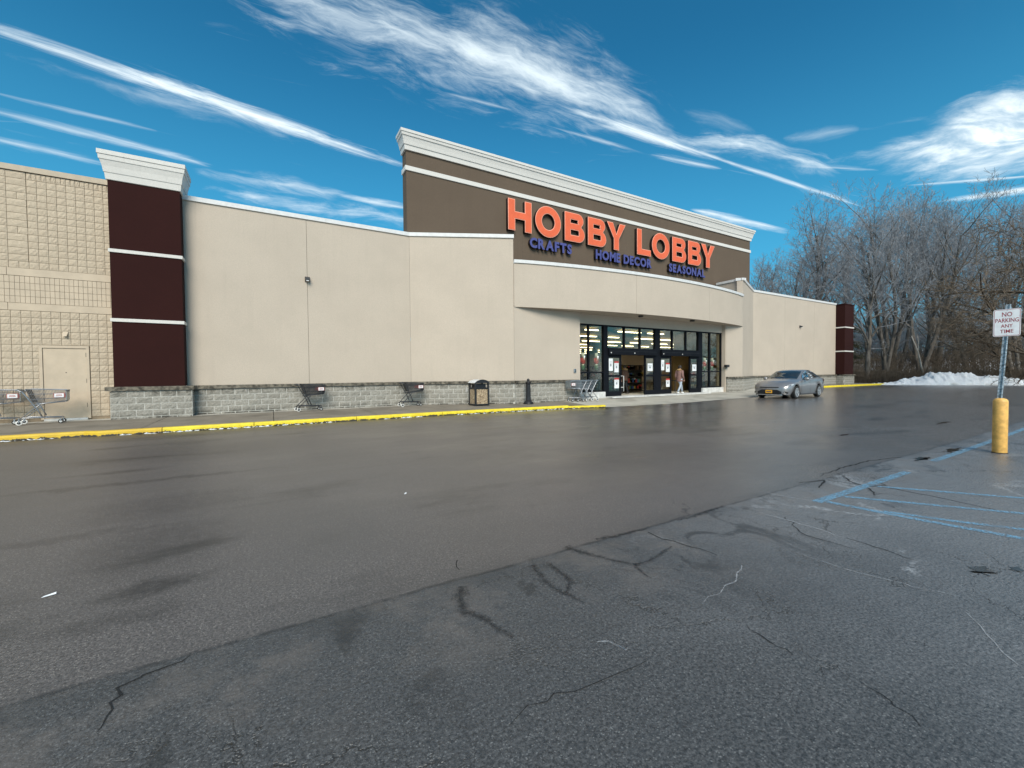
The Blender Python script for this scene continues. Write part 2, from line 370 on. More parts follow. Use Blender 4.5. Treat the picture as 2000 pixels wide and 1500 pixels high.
def concrete(name, c1, c2, stain):
    m = bpy.data.materials.new(name); m.use_nodes = True
    T = NT(m.node_tree); p = T.n['Principled BSDF']; o = T.pos()
    c = T.mix(T.ramp(T.noise(o, 1.1, 7, .65), .3, .7), c1, c2)
    c = T.mix(T.ramp(T.noise(o, 60, 4, .7), .4, .65, 0, .35), c, tuple(x * .7 for x in c1))
    c = T.mix(T.ramp(T.noise(T.vm('ADD', o, (9, 0, 0)), .6, 5, .6), .5, .62, 0, stain), c, (.10, .088, .068))
    T.set(p.inputs['Base Color'], c); p.inputs['Roughness'].default_value = .75
    T.l.new(T.bump(T.noise(o, 55, 5, .7), .3, .006), p.inputs['Normal'])
    return m
PAVE_WET = concrete('damp_concrete_pavement', (.18, .155, .12), (.25, .22, .175), .5)
PAVE_DRY = concrete('pale_concrete_apron', (.40, .375, .32), (.50, .475, .41), .35)
def yellow_curb():
    m = bpy.data.materials.new('worn_yellow_curb_paint'); m.use_nodes = True
    T = NT(m.node_tree); p = T.n['Principled BSDF']; o = T.pos(); s = T.sep(o)
    c = T.mix(T.ramp(T.noise(o, 5, 6, .6), .3, .7), (.66, .50, .015), (.84, .66, .03))
    c = T.mix(T.ramp(s[0], -2.6, -2.5, .6, 0), c, (.52, .28, .02))     # the first lengths were painted a deeper shade
    low = T.ramp(s[2], .075, .015)
    chip = T.ramp(T.noise(o, 11, 7, .72), T.math('SUBTRACT', .68, T.math('MULTIPLY', low, .30)), T.math('SUBTRACT', .72, T.math('MULTIPLY', low, .28)))
    c = T.mix(chip, c, (.035, .03, .022))
    T.set(p.inputs['Base Color'], c); p.inputs['Roughness'].default_value = .6
    T.l.new(T.bump(T.noise(o, 30, 5, .7), .4, .01), p.inputs['Normal'])
    return m
CURB = yellow_curb()
def snow_mat(dirty=.25):
    m = bpy.data.materials.new('old_snow'); m.use_nodes = True
    T = NT(m.node_tree); p = T.n['Principled BSDF']; o = T.pos()
    c = T.mix(T.ramp(T.noise(o, 2.5, 7, .7), .5, .72, 0, dirty), (.84, .86, .88), (.32, .33, .33))
    T.set(p.inputs['Base Color'], c); p.inputs['Roughness'].default_value = .6
    T.l.new(T.bump(T.noise(o, 7, 6, .7), 1.0, .12), p.inputs['Normal'])
    return m
SNOW = snow_mat()
def terrain_mat():
    m = bpy.data.materials.new('snowy_brown_ground'); m.use_nodes = True
    T = NT(m.node_tree); p = T.n['Principled BSDF']; o = T.pos()
    g = T.mix(T.noise(o, 1.5, 6, .7), (.05, .038, .024), (.11, .085, .055))
    c = T.mix(T.ramp(T.noise(T.vm('ADD', o, (3, 40, 0)), .07, 6, .65), .33, .42), g, (.78, .80, .83))
    T.set(p.inputs['Base Color'], c); p.inputs['Roughness'].default_value = .9
    return m
TERRAIN = terrain_mat()
def paint_mat():
    m = bpy.data.materials.new('worn_blue_line_paint'); m.use_nodes = True
    T = NT(m.node_tree); p = T.n['Principled BSDF']; o = T.pos()
    p.inputs['Base Color'].default_value = (.20, .40, .56, 1); p.inputs['Roughness'].default_value = .45
    wear = T.math('MULTIPLY', T.ramp(T.noise(o, 45, 5, .8), .40, .56), T.ramp(T.noise(o, 2.6, 5, .7), .33, .52, .25, 1))
    T.set(p.inputs['Alpha'], T.math('MULTIPLY', wear, .9))
    return m
BLUELINE = paint_mat()
def bark(name, c1, c2):
    m = bpy.data.materials.new(name); m.use_nodes = True
    T = NT(m.node_tree); p = T.n['Principled BSDF']; o = T.obj()
    s = T.sep(o)
    f = T.noise(T.xyz(T.math('MULTIPLY', s[0], 4), T.math('MULTIPLY', s[1], 4), s[2]), 1.2, 5, .7)
    T.set(p.inputs['Base Color'], T.mix(T.ramp(f, .3, .7), c1, c2)); p.inputs['Roughness'].default_value = .95
    p.inputs['Specular IOR Level'].default_value = .1
    return m
BARK = bark('grey_bark', (.045, .040, .035), (.155, .14, .122))
TWIG = bark('grey_twigs', (.125, .13, .138), (.30, .31, .325))
TWIGB = bark('brown_twigs', (.06, .046, .034), (.17, .135, .10))
BIRCHB = bark('pale_bark', (.28, .25, .21), (.48, .45, .40))
NEEDLE = bark('dark_needles', (.018, .024, .013), (.055, .06, .035))
# ------------------------------------------------------------------ mesh helpers
class MB:
    def __init__(s): s.v = []; s.f = []; s.m = []
    def add(s, vs, fs, mi=0):
        b = len(s.v); s.v += [tuple(v) for v in vs]
        for f in fs: s.f.append(tuple(i + b for i in f)); s.m.append(mi)
        return s
    def box(s, x0, x1, y0, y1, z0, z1, mi=0):
        vs = [(x0, y0, z0), (x1, y0, z0), (x1, y1, z0), (x0, y1, z0), (x0, y0, z1), (x1, y0, z1), (x1, y1, z1), (x0, y1, z1)]
        return s.add(vs, [(0, 3, 2, 1), (4, 5, 6, 7), (0, 1, 5, 4), (1, 2, 6, 5), (2, 3, 7, 6), (3, 0, 4, 7)], mi)
    def prism(s, poly, z0, z1, mi=0):
        n = len(poly)
        vs = [(x, y, z0) for x, y in poly] + [(x, y, z1) for x, y in poly]
        fs = [tuple(reversed(range(n))), tuple(range(n, 2 * n))] + [(i, (i + 1) % n, n + (i + 1) % n, n + i) for i in range(n)]
        return s.add(vs, fs, mi)
    def tube(s, pts, rad, n=6, mi=0, cap=True):
        pts = [Vector(p) for p in pts]
        rs = rad if isinstance(rad, (list, tuple)) else [rad] * len(pts)
        vs = []; up = None
        for i, p in enumerate(pts):
            d = (pts[min(i + 1, len(pts) - 1)] - pts[max(i - 1, 0)])
            if d.length < 1e-9: d = Vector((0, 0, 1))
            d.normalize()
            if up is None: up = Vector((0, 0, 1)) if abs(d.z) < .9 else Vector((1, 0, 0))
            a = d.cross(up)
            if a.length < 1e-6: a = d.orthogonal()
            a.normalize(); b = a.cross(d).normalized(); up = b
            for k in range(n):
                t = 2 * math.pi * k / n
                vs.append(p + (a * math.cos(t) + b * math.sin(t)) * rs[i])
        fs = []
        for i in range(len(pts) - 1):
            for k in range(n):
                fs.append((i * n + k, i * n + (k + 1) % n, (i + 1) * n + (k + 1) % n, (i + 1) * n + k))
        if cap: fs += [tuple(reversed(range(n))), tuple(range((len(pts) - 1) * n, len(pts) * n))]
        return s.add(vs, fs, mi)
    def lathe(s, prof, c=(0, 0, 0), n=16, mi=0, axis='z'):
        vs = []
        for r, h in prof:
            for k in range(n):
                t = 2 * math.pi * k / n; a, b = r * math.cos(t), r * math.sin(t)
                v = {'z': (a, b, h), 'y': (a, h, b), 'x': (h, a, b)}[axis]
                vs.append((v[0] + c[0], v[1] + c[1], v[2] + c[2]))
        fs = [(i * n + k, i * n + (k + 1) % n, (i + 1) * n + (k + 1) % n, (i + 1) * n + k) for i in range(len(prof) - 1) for k in range(n)]
        fs += [tuple(reversed(range(n))), tuple(range((len(prof) - 1) * n, len(prof) * n))]
        return s.add(vs, fs, mi)
    def grid(s, nx, ny, fn, mi=0):
        vs = [fn(i / nx, j / ny) for j in range(ny + 1) for i in range(nx + 1)]
        fs = [(j * (nx + 1) + i, j * (nx + 1) + i + 1, (j + 1) * (nx + 1) + i + 1, (j + 1) * (nx + 1) + i) for j in range(ny) for i in range(nx)]
        return s.add(vs, fs, mi)
    def mesh(s, name, mats, smooth=False):
        me = bpy.data.meshes.new(name); me.from_pydata(s.v, [], s.f)
        for m in (mats if isinstance(mats, (list, tuple)) else [mats]): me.materials.append(m)
        if any(s.m): me.polygons.foreach_set('material_index', s.m)
        if smooth: me.polygons.foreach_set('use_smooth', [True] * len(me.polygons))
        me.update()
        return me
    def fix(s, me):
        bm = bmesh.new(); bm.from_mesh(me); bmesh.ops.recalc_face_normals(bm, faces=bm.faces); bm.to_mesh(me); bm.free()
    def build(s, name, mats, parent=None, smooth=False, bevel=0, recalc=False, label=None):
        me = s.mesh(name, mats, smooth)
        if recalc: s.fix(me)
        return link(name, me, parent, bevel, label)

def world_loc(o):
    v = Vector((0, 0, 0))
    while o: v += o.location; o = o.parent
    return v
def link(name, me, parent=None, bevel=0, label=None):
    """links a mesh whose vertices are in world space (under a thing at an unrotated place)"""
    o = bpy.data.objects.new(name, me); COL.objects.link(o)
    if parent:
        o.parent = parent
        if parent.type == 'EMPTY': o.matrix_parent_inverse = Matrix.Translation(-world_loc(parent))
    if bevel:
        b = o.modifiers.new('bevel', 'BEVEL'); b.width = bevel; b.segments = 2; b.limit_method = 'ANGLE'
    if label: o['label'] = label
    return o
def thing(name, label, cat, loc=(0, 0, 0), group=None):
    o = bpy.data.objects.new(name, None); COL.objects.link(o); o.location = loc
    o.empty_display_size = .2
    o['label'] = label; o['category'] = cat
    if group: o['group'] = group
    return o
def tag(o, label=None, cat=None, group=None, kind=None):
    if label: o['label'] = label
    if cat: o['category'] = cat
    if group: o['group'] = group
    if kind: o['kind'] = kind
    return o
def copy_tree(o, parent=None):
    c = o.copy(); COL.objects.link(c)
    if parent: c.parent = parent
    for ch in list(o.children): copy_tree(ch, c)
    return c
def offset_path(path, d):
    """path moved sideways by d (positive = towards the camera side, -Y for a path running +X), mitred"""
    out = []
    for i, p in enumerate(path):
        p = Vector(p); ns = []
        for a, b in ((i - 1, i), (i, i + 1)):
            if 0 <= a and b < len(path):
                e = (Vector(path[b]) - Vector(path[a])).normalized(); ns.append(Vector((e.y, -e.x)))
        if len(ns) == 2:
            m = (ns[0] + ns[1]).normalized(); m = m / max(.3, m.dot(ns[0]))
        else: m = ns[0]
        out.append(p + m * d)
    return out
def strip(mb, path, front, back, z0, z1, mi=0):
    """solid wall or band along a path; front/back = offsets"""
    f = offset_path(path, front); b = offset_path(path, back)
    for i in range(len(path) - 1):
        mb.prism([(f[i].x, f[i].y), (f[i + 1].x, f[i + 1].y), (b[i + 1].x, b[i + 1].y), (b[i].x, b[i].y)], z0, z1, mi)
    return mb
def sweep(mb, path, prof, mi=0):
    """moulding: prof = closed list of (offset, z)"""
    rings = [offset_path(path, d) for d, z in prof]
    n = len(prof); b = len(mb.v)
    for i in range(len(path)):
        for k in range(n): mb.v.append((rings[k][i].x, rings[k][i].y, prof[k][1]))
    for i in range(len(path) - 1):
        for k in range(n):
            k2 = (k + 1) % n
            mb.f.append((b + i * n + k, b + (i + 1) * n + k, b + (i + 1) * n + k2, b + i * n + k2)); mb.m.append(mi)
    mb.f.append(tuple(b + k for k in range(n))); mb.m.append(mi)
    mb.f.append(tuple(b + (len(path) - 1) * n + k for k in reversed(range(n)))); mb.m.append(mi)
    return mb
def sstep(a, b, x):
    t = max(0, min(1, (x - a) / (b - a))); return t * t * (3 - 2 * t)
def gz(x):
    """height of the lot surface: it rises gently towards the entrance"""
    return .10 * sstep(11, 22, x) + .03 * sstep(24, 44, x)

# ------------------------------------------------------------------ setting: ground, lot, pavement
def far_z(x, y):
    d = max(0, (x - 58) * .9 + (y - 10) * .25)
    z = min(6.0, max(0, d - 9) * .105)
    return z + .25 * math.sin(x * .09 + y * .05) * min(1, d / 30)
g = MB()
def gfn(u, v):
    x = -300 + 900 * u; y = -300 + 800 * v
    return (x, y, -.06 + (far_z(x, y) if x > 58 else 0))
g.grid(120, 100, gfn)
tag(g.build('ground', TERRAIN, smooth=True), kind='structure')
def lot_edge(y):
    return 49.2 + (15.7 - y) * .85 if y > 8 else 55.7 + (8 - y) * .12
SEAM = 2.72
def lot(y0, y1, nx, ny, name, m, x0=-45):
    b = MB()
    def fn(u, v):
        y = y0 + (y1 - y0) * v; x = x0 + (lot_edge(y) - x0) * u
        return (x, y, gz(x))
    b.grid(nx, ny, fn)
    return tag(b.build(name, m, smooth=True), kind='structure')
lot(SEAM, 19.2, 120, 12, 'drive_lane', ASPH_NEW)
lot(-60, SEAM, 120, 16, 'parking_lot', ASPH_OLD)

# pavement by the wall (curbed on the left, flush apron at the doors, curbed again far right)
YM, YF = 17.73, 15.80
CURBY = 13.95
def curb_y(x):            # front face of the curb; it swings in at its end by the doors
    return CURBY + (.16 if x < -4 else 0) - .35 * sstep(4, 12, x) - .42 * sstep(10.2, 12.3, x)
def pave_z(x, y):
    t = max(0, min(1, (y - 13.6) / 4.0))
    left = .125 + .03 * t
    ap = gz(x) + .008 + (.24 - gz(x)) * t * 1.25
    k = sstep(10.5, 12.6, x)
    far = gz(x) + .11 + .08 * t
    k2 = sstep(33, 36, x)
    return (left * (1 - k) + min(.25, ap) * k) * (1 - k2) + far * k2
p = MB()
for i in range(-20, 5):
    x0 = i * 3.0; x1 = x0 + 2.985
    if x1 > 11.9: x1 = 11.9
    if x0 >= 11.9: break
    def fn(u, v, x0=x0, x1=x1):
        x = x0 + (x1 - x0) * u; y = curb_y(x) + .16 + (17.2 - curb_y(x) - .16) * v
        return (x, y, pave_z(x, y))
    p.grid(8, 8, fn)
tag(p.build('pavement', PAVE_WET, smooth=True), kind='structure')
p = MB()
for i in range(-20, 5):
    x0 = i * 1.5 * 2; x1 = min(x0 + 2.985, 11.9)
    if x0 >= 11.9: break
    def fn(u, v, x0=x0, x1=x1):
        x = x0 + (x1 - x0) * u; y = 17.21 + .6 * v
        return (x, y, pave_z(x, y) + .003)
    p.grid(4, 2, fn)
tag(p.build('pavement_edge_strip', PAVE_DRY, smooth=True), kind='structure')
p = MB()
def apron_y(x): return 13.05 - .55 * sstep(12.5, 17, x) + .35 * sstep(20, 26, x) + 3.3 * sstep(27, 36, x)
for i in range(12):
    x0 = 11.9 + i * 2.0; x1 = x0 + 1.985
    for y0f, y1f in ((0, .48), (.485, 1)):
        def fn(u, v, x0=x0, x1=x1, a=y0f, b=y1f):
            x = x0 + (x1 - x0) * u; f = a + (b - a) * v; ya = apron_y(x); y = ya + (18 - ya) * f
            return (x, y, max(gz(x) + .006, pave_z(x, y)))
        p.grid(4, 6, fn)
tag(p.build('entrance_apron', PAVE_DRY, smooth=True), kind='structure')
p = MB()
def farcurb(x): return 16.35 - .18 * sstep(40, 50, x)
def fn(u, v):
    x = 35.9 + 14.5 * u; y = farcurb(x) + .15 + (19.5 - farcurb(x)) * v
    return (x, y, gz(x) + .11 + .03 * v)
p.grid(14, 4, fn)
tag(p.build('far_pavement', PAVE_WET, smooth=True), kind='structure')

# yellow curb, laid in separate lengths
curb = bpy.data.objects.new('curb', None); COL.objects.link(curb); curb['kind'] = 'structure'
def curb_piece(x0, x1, yf, zt, parent, name='curbstone'):
    b = MB(); n = 10; prof = [(0, -.05), (.012, .09), (.03, zt), (.155, zt + .004), (.155, -.05)]
    for i in range(n + 1):
        x = x0 + (x1 - x0) * i / n
        e = random.uniform(-.004, .004)
        for dy, z in prof: b.v.append((x, yf(x) + dy + (e if z < .1 else 0), gz(x) + z))
    k = len(prof)
    for i in range(n):
        for j in range(k): b.f.append((i * k + j, (i + 1) * k + j, (i + 1) * k + (j + 1) % k, i * k + (j + 1) % k)); b.m.append(0)
    b.f += [tuple(range(k)), tuple(n * k + j for j in reversed(range(k)))]; b.m += [0, 0]
    return b.build(name, CURB, parent, recalc=True)
xs = [-20.2, -17.2, -14.2, -11.2, -8.3, -5.6, -2.55, -.5, 2.3, 5.2, 8.1, 10.6, 12.25]
for a, c in zip(xs, xs[1:]):
    curb_piece(a + .008, c - .008, curb_y, .128 if c < 12 else .10, curb)
far = bpy.data.objects.new('far_curb', None); COL.objects.link(far); far['kind'] = 'structure'
xs = [36, 39, 42, 45, 48, 50.3]
for a, c in zip(xs, xs[1:]): curb_piece(a + .01, c - .01, farcurb, .125, far)

# snow crumbs and grit in the gutter
s = MB(); dk = MB()
for k in range(900):
    x = random.uniform(-9, 12); y = curb_y(x) - abs(random.gauss(0, .035)) - .01
    if math.sin(x * 2.1) + math.sin(x * .7 + 2) + random.uniform(-1, 1) < -.2: continue
    r = random.uniform(.012, .05); tgt = s if random.random() < .62 else dk
    a = [(x + r * 1.6 * math.cos(t) * random.uniform(.6, 1.2), y + r * .6 * math.sin(t), gz(x) + .004) for t in (0, 1.05, 2.1, 3.14, 4.2, 5.2)]
    top = (x, y + r * .1, gz(x) + .004 + r * random.uniform(.3, .8))
    tgt.add(a + [top], [(i, (i + 1) % 6, 6) for i in range(6)])
tag(s.build('gutter_snow', SNOW), 'thin crumbs of old snow lying along the foot of the yellow curb', 'snow', kind='stuff')
tag(dk.build('gutter_grit', mat('leaf_grit', (.03, .024, .016), .95)), 'dark grit and leaf litter along the foot of the yellow curb', 'grit', kind='stuff')

# blue painted stall and hatch lines
def line(pts, w, name='painted_line'):
    b = MB(); o1 = offset_path(pts, w / 2); o2 = offset_path(pts, -w / 2)
    for i in range(len(pts) - 1):
        b.add([(q.x, q.y, gz(q.x) + .004) for q in (o1[i], o1[i + 1], o2[i + 1], o2[i])], [(0, 1, 2, 3)])
    return tag(b.build(name, BLUELINE), kind='structure')
line([(5.25, 2.27), (6.6, 2.265), (7.9, 2.27)], .10)
line([(9.2, 2.33), (11.2, 2.35), (13.2, 2.37), (18, 2.4)], .10)
line([(5.36, 2.21), (5.45, 1.55), (5.62, .78), (5.9, -.6)], .085)
line([(5.75, 2.2), (6.15, 1.62), (6.62, .95), (7.2, .1)], .075)
line([(6.6, 2.18), (7.1, 1.5), (7.9, .4), (8.4, -.2)], .075)
line([(5.48, 1.75), (5.72, 1.25), (6.05, .7)], .07)
# pot-holes with standing water
WATER = mat('standing_water', (.010, .010, .010), .12, var=0, spec=.25)
for (x, y, rx, ry) in ((9.3, 2.5, .26, .07), (10.75, 2.47, .36, .075), (15.9, 3.8, .6, .06), (4.45, .86, .10, .05), (11.3, 4.35, .22, .04), (4.7, .74, .06, .03)):
    b = MB(); n = 40
    ph = random.random() * 6
    ring = [(x + rx * math.cos(t) * (1 + .3 * math.sin(3 * t + ph) + random.uniform(-.3, .3)), y + ry * math.sin(t) * (1 + .4 * math.sin(5 * t + ph) + random.uniform(-.4, .4)), gz(x) + .003) for t in [2 * math.pi * k / n for k in range(n)]]
    b.add(ring, [tuple(range(n))])
    tag(b.build('puddle', WATER), kind='structure')
# cracks, tarred creases and lime bloom in the old surface
CRACKS = [
  ('damp', [(1.11, 2.62, 0.059), (1.03, 2.48, 0.06), (1.0, 2.31, 0.052), (1.07, 2.18, 0.037), (1.13, 1.96, 0.017)]),
  ('damp', [(1.69, 2.63, 0.029), (1.63, 2.39, 0.038), (1.65, 2.19, 0.033), (1.7, 2.03, 0.012)]),
  ('damp', [(1.82, 2.6, 0.03), (1.8, 2.35, 0.036), (1.78, 2.26, 0.03), (1.66, 2.18, 0.013)]),
  ('damp', [(2.11, 2.77, 0.059), (2.19, 2.56, 0.047), (2.27, 2.38, 0.027), (2.37, 2.23, 0.029), (2.31, 2.02, 0.008)]),
  ('damp', [(2.35, 2.22, 0.026), (2.58, 2.24, 0.027), (2.88, 2.31, 0.016)]),
  ('damp', [(2.42, 2.76, 0.027), (2.63, 2.72, 0.041), (3.01, 2.7, 0.022)]),
  ('damp', [(3.44, 2.68, 0.019), (3.85, 2.69, 0.048), (4.25, 2.73, 0.021)]),
  ('crack', [(2.93, 2.65, 0.009), (3.0, 2.31, 0.01), (3.05, 2.01, 0.003)]),
  ('lime', [(5.15, 2.77, 0.012), (5.19, 2.5, 0.013), (5.25, 2.24, 0.006)]),
  ('lime', [(4.35, 2.4, 0.008), (4.37, 2.17, 0.015), (4.36, 1.92, 0.014), (4.31, 1.64, 0.005)]),
  ('crack', [(4.34, 1.65, 0.005), (4.31, 1.36, 0.009), (4.27, 1.16, 0.003)]),
  ('crack', [(6.57, 2.27, 0.005), (6.64, 2.03, 0.014), (6.61, 1.56, 0.011), (6.5, 1.12, 0.008)]),
  ('crack', [(6.43, 2.66, 0.005), (6.54, 2.23, 0.015), (6.76, 2.15, 0.01), (7.04, 2.37, 0.005)]),
  ('crack', [(7.0, 2.74, 0.008), (6.62, 2.47, 0.015), (6.4, 2.18, 0.014), (6.1, 2.04, 0.007)]),
  ('crack', [(5.97, 2.79, 0.008), (6.4, 2.67, 0.021), (5.92, 2.53, 0.01)]),
  ('crack', [(6.59, 2.82, 0.005), (7.55, 2.89, 0.018), (8.41, 2.87, 0.019), (9.18, 2.72, 0.01)]),
  ('crack', [(2.39, 0.84, 0.002), (2.35, 0.72, 0.005), (2.28, 0.6, 0.002)]),
  ('crack', [(2.33, 1.34, 0.002), (2.32, 1.23, 0.006), (2.3, 1.09, 0.002)]),
  ('lime', [(3.65, 1.7, 0.003), (3.64, 1.42, 0.007), (3.72, 1.09, 0.007), (3.84, 0.78, 0.002)]),
  ('lime', [(3.62, 0.76, 0.002), (3.4, 0.63, 0.006), (3.18, 0.49, 0.004)]),
  ('lime', [(2.35, 1.65, 0.002), (2.83, 1.71, 0.008), (3.05, 1.81, 0.006)]),
  ('crack', [(-0.4, 2.71, 0.003), (-0.54, 2.65, 0.008), (-0.65, 2.6, 0.009), (-0.65, 2.45, 0.007), (-0.66, 2.31, 0.002)]),
  ('crack', [(0.86, 1.5, 0.002), (1.11, 1.52, 0.004), (1.34, 1.46, 0.004), (1.62, 1.45, 0.002)]),
  ('crack', [(4.43, 2.2, 0.004), (4.1, 1.87, 0.007), (4.13, 1.47, 0.003)]),
  ('crack', [(1.17, 2.84, 0.003), (1.23, 3.01, 0.006)]),
  ('lime', [(1.54, 1.7, 0.006), (1.57, 1.61, 0.017), (1.61, 1.57, 0.002)]),
]

def crack_mat(name, col, lo, hi, rough, scale, top):
    m = bpy.data.materials.new(name); m.use_nodes = True
    T = NT(m.node_tree); p = T.n['Principled BSDF']; o = T.pos()
    T.set(p.inputs['Base Color'], col); p.inputs['Roughness'].default_value = rough
    u = T.sep(T.n.new('ShaderNodeUVMap').outputs[0])
    side = T.math('SUBTRACT', 1.0, T.math('ABSOLUTE', T.math('MULTIPLY_ADD', u[1], 2.0, -1.0)))
    nz = T.noise(o, scale, 6, .75)
    T.set(p.inputs['Alpha'], T.ramp(T.math('ADD', side, T.math('MULTIPLY', T.math('SUBTRACT', nz, .5), 2.2)), lo, hi, 0, top))
    return m
CM = {'damp': crack_mat('damp_tar_stain', (.020, .020, .020), .25, 1.45, .5, 24, .72), 'crack': crack_mat('open_crack', (.012, .012, .012), .1, .5, .8, 14, .9), 'lime': crack_mat('lime_bloom', (.40, .41, .42), .3, 1.1, .8, 26, .7)}
NMC = {'damp': 'tar_stain', 'crack': 'asphalt_crack', 'lime': 'lime_streak'}
rc = random.Random(12)
for ci_, (kind, pts) in enumerate(CRACKS):
    P2 = []
    for i in range(len(pts) - 1):
        (x0, y0, w0), (x1, y1, w1) = pts[i], pts[i + 1]; n = max(3, int(math.hypot(x1 - x0, y1 - y0) / .07))
        for k in range(n):
            f = k / n; j = .013 if kind != 'damp' else .006
            P2.append((x0 + (x1 - x0) * f + rc.gauss(0, j), y0 + (y1 - y0) * f + rc.gauss(0, j), w0 + (w1 - w0) * f))
    P2.append(pts[-1])
    wd = {'damp': 1.55, 'crack': .85, 'lime': 1.5}[kind]
    cen = [(a, b_) for a, b_, w in P2]; lf, rt = [], []
    for i, (x, y, w) in enumerate(P2):
        o1 = offset_path(cen[max(0, i - 1):i + 2], w * wd); q = o1[min(i, 1)]
        lf.append((q.x, q.y)); rt.append((2 * x - q.x, 2 * y - q.y))
    b = MB(); zz = .0025 + .0003 * (ci_ % 5)
    b.v = [(x, y, gz(x) + zz) for x, y in lf] + [(x, y, gz(x) + zz) for x, y in rt]; n = len(lf)
    b.f = [(i, i + 1, n + i + 1, n + i) for i in range(n - 1)]; b.m = [0] * (n - 1)
    me = b.mesh(NMC[kind], CM[kind]); uv = me.uv_layers.new(name='UVMap')
    for pl in me.polygons:
        for li, vi in zip(pl.loop_indices, pl.vertices): uv.data[li].uv = ((vi % n) / n, 0.0 if vi < n else 1.0)
    tag(link(NMC[kind], me), kind='structure')
# small litter on the lane
LITTER = [((-1.33, 3.93), .05, 'scrap of white paper lying on the lane at far left of the photo', (.07, .012)), ((1.38, 5.02), .02, 'small white speck of litter near the tar seam', (.03, .02))]
for (x, y), r, lab, (a, c) in LITTER:
    b = MB(); b.add([(x - a / 2, y - c, .006), (x + a / 2, y - c * .4, .012), (x + a * .45, y + c, .02), (x - a * .4, y + c * .6, .008)], [(0, 1, 2, 3)])
    tag(b.build('paper_scrap', PAPER), lab, 'litter')

# snow bank at the lot's far edge
def snowbank():
    b = MB(); rnd = random.Random(3)
    import mathutils.noise as mn
    base = [(48.6, 16.5), (49.6, 15.5), (50.8, 14.1), (52.2, 12.4), (53.9, 9.6), (55.5, 6.6), (56.6, 2.0), (58.0, -6), (60, -20)]
    hs = [.08, .20, .50, 1.08, .80, .28, .5, .45, .2]
    n = 120
    def at(u):
        f = u * (len(base) - 1); i = min(int(f), len(base) - 2); t = f - i; t2 = t * t * (3 - 2 * t)
        return base[i][0] * (1 - t) + base[i + 1][0] * t, base[i][1] * (1 - t) + base[i + 1][1] * t, hs[i] * (1 - t2) + hs[i + 1] * t2
    def fn(u, v):
        x, y, h = at(u); off = v * (3.4 if h > .5 else 2.6)
        prof = math.sin(min(1, v * 1.0) * math.pi) ** .8
        px, py = x + off * .78, y + off * .62
        nz = mn.fractal(Vector((px * 1.3, py * 1.3, 0)), 1, 2, 5)
        nz2 = mn.fractal(Vector((px * 4.0, py * 4.0, 5)), 1, 2, 3)
        z = .07 + h * prof * (1 + .38 * nz) + .16 * nz2 * prof
        if v == 0: px += .35 * nz; py += .35 * nz
        return (px, py, z)
    b.grid(n * 3, 26, fn)
    return b.build('snow_bank', SNOW, smooth=True)
tag(snowbank(), kind='structure')
b = MB()
b.grid(20, 2, lambda u, v: (46.6 + 3.6 * u, 17.0 - 1.2 * u + v * (1.6 + .3 * math.sin(u * 9)), .145 + .05 * math.sin(u * 20) * .3))
tag(b.build('snow_patch', SNOW, smooth=True), kind='structure')
# ------------------------------------------------------------------ the store
A, B, B2, A2 = (5.20, YM), (9.28, YF), (26.60, YF), (31.15, YM)
TOP, LZ = 7.46, 1.16
store = thing('store_building', 'long beige rendered store with brown sign parapet, curved entrance canopy and grey stone base', 'store', (19, 18, 0))
def wall(path, z0, z1, name='wall_panel', m=None, th=.35, front=0):
    return strip(MB(), path, front, -th, z0, z1).build(name, m or BEIGE, store, recalc=True)
J = .006
XL, XR = -2.56, 44.25
wall([(XL, YM), (1.215 - J, YM)], LZ, TOP)
wall([(1.215 + J, YM), (A[0] - .001, YM)], LZ, TOP)
wall([(A[0] + .004, A[1] - .004), (B[0] - .002, B[1] + .012)], LZ, TOP, front=0)
wall([(B[0] + .004, YF), (12.83, YF)], LZ, 4.43)
wall([(24.82, YF), (B2[0] - .004, YF)], LZ, 4.43)
wall([(B2[0] + .004, YF + .008), (A2[0] - .003, A2[1] - .008)], LZ, TOP)
for a, c in ((A2[0] + .003, 35.63 - J), (35.63 + J, 40.33 - J), (40.33 + J, XR)):
    wall([(a, YM), (c, YM)], LZ, TOP)
# returns of the two projecting wings back to the sign wall
MB().box(B[0] - .05, B[0] + .003, YF + .06, YM - .05, 6.2, TOP - .002).build('wing_return', BEIGE, store)
MB().box(B2[0] - .003, B2[0] + .05, YF + .06, YM - .05, 4.44, TOP - .002).build('wing_return', BEIGE, store)
# dark backing seen in the joints and the roof behind the parapets
strip(MB(), [(XL, YM), A], -.02, -.3, 1.2, TOP - .05).build('joint_backing', DARKJOINT, store)
strip(MB(), [A2, (XR, YM)], -.02, -.3, 1.2, TOP - .05).build('joint_backing', DARKJOINT, store)
# metal copings
def coping(path, z, name='coping', h=.13, front=.05, th=.42):
    b = MB(); sweep(b, path, [(front, z - .02), (front + .012, z + h), (-th, z + h + .03), (-th, z - .02)])
    return b.build(name, COPING, store, recalc=True)
coping([(XL - .02, YM), (1.9, YM)], TOP)
coping([(1.905, YM), A, (B[0] + .02, YF - .008)], TOP)
coping([(B2[0] - .02, YF - .008), A2, (36.6, YM)], TOP)
coping([(36.61, YM), (XR + .02, YM)], TOP)
coping([(B2[0] - .02, YM - .08), (B2[0] - .02, YF + .02)][::-1][::-1], TOP + .004, front=.04, th=.4)
# straight wall behind the curved canopy face
MB().box(B[0] + .01, B2[0] - .01, YF + .004, YF + .3, 4.5, 6.33).build('canopy_back_wall', BEIGE, store)
MB().box(B[0] + .01, B2[0] - .01, YF - .03, YF + .35, 6.34, 6.47).build('coping', COPING, store)
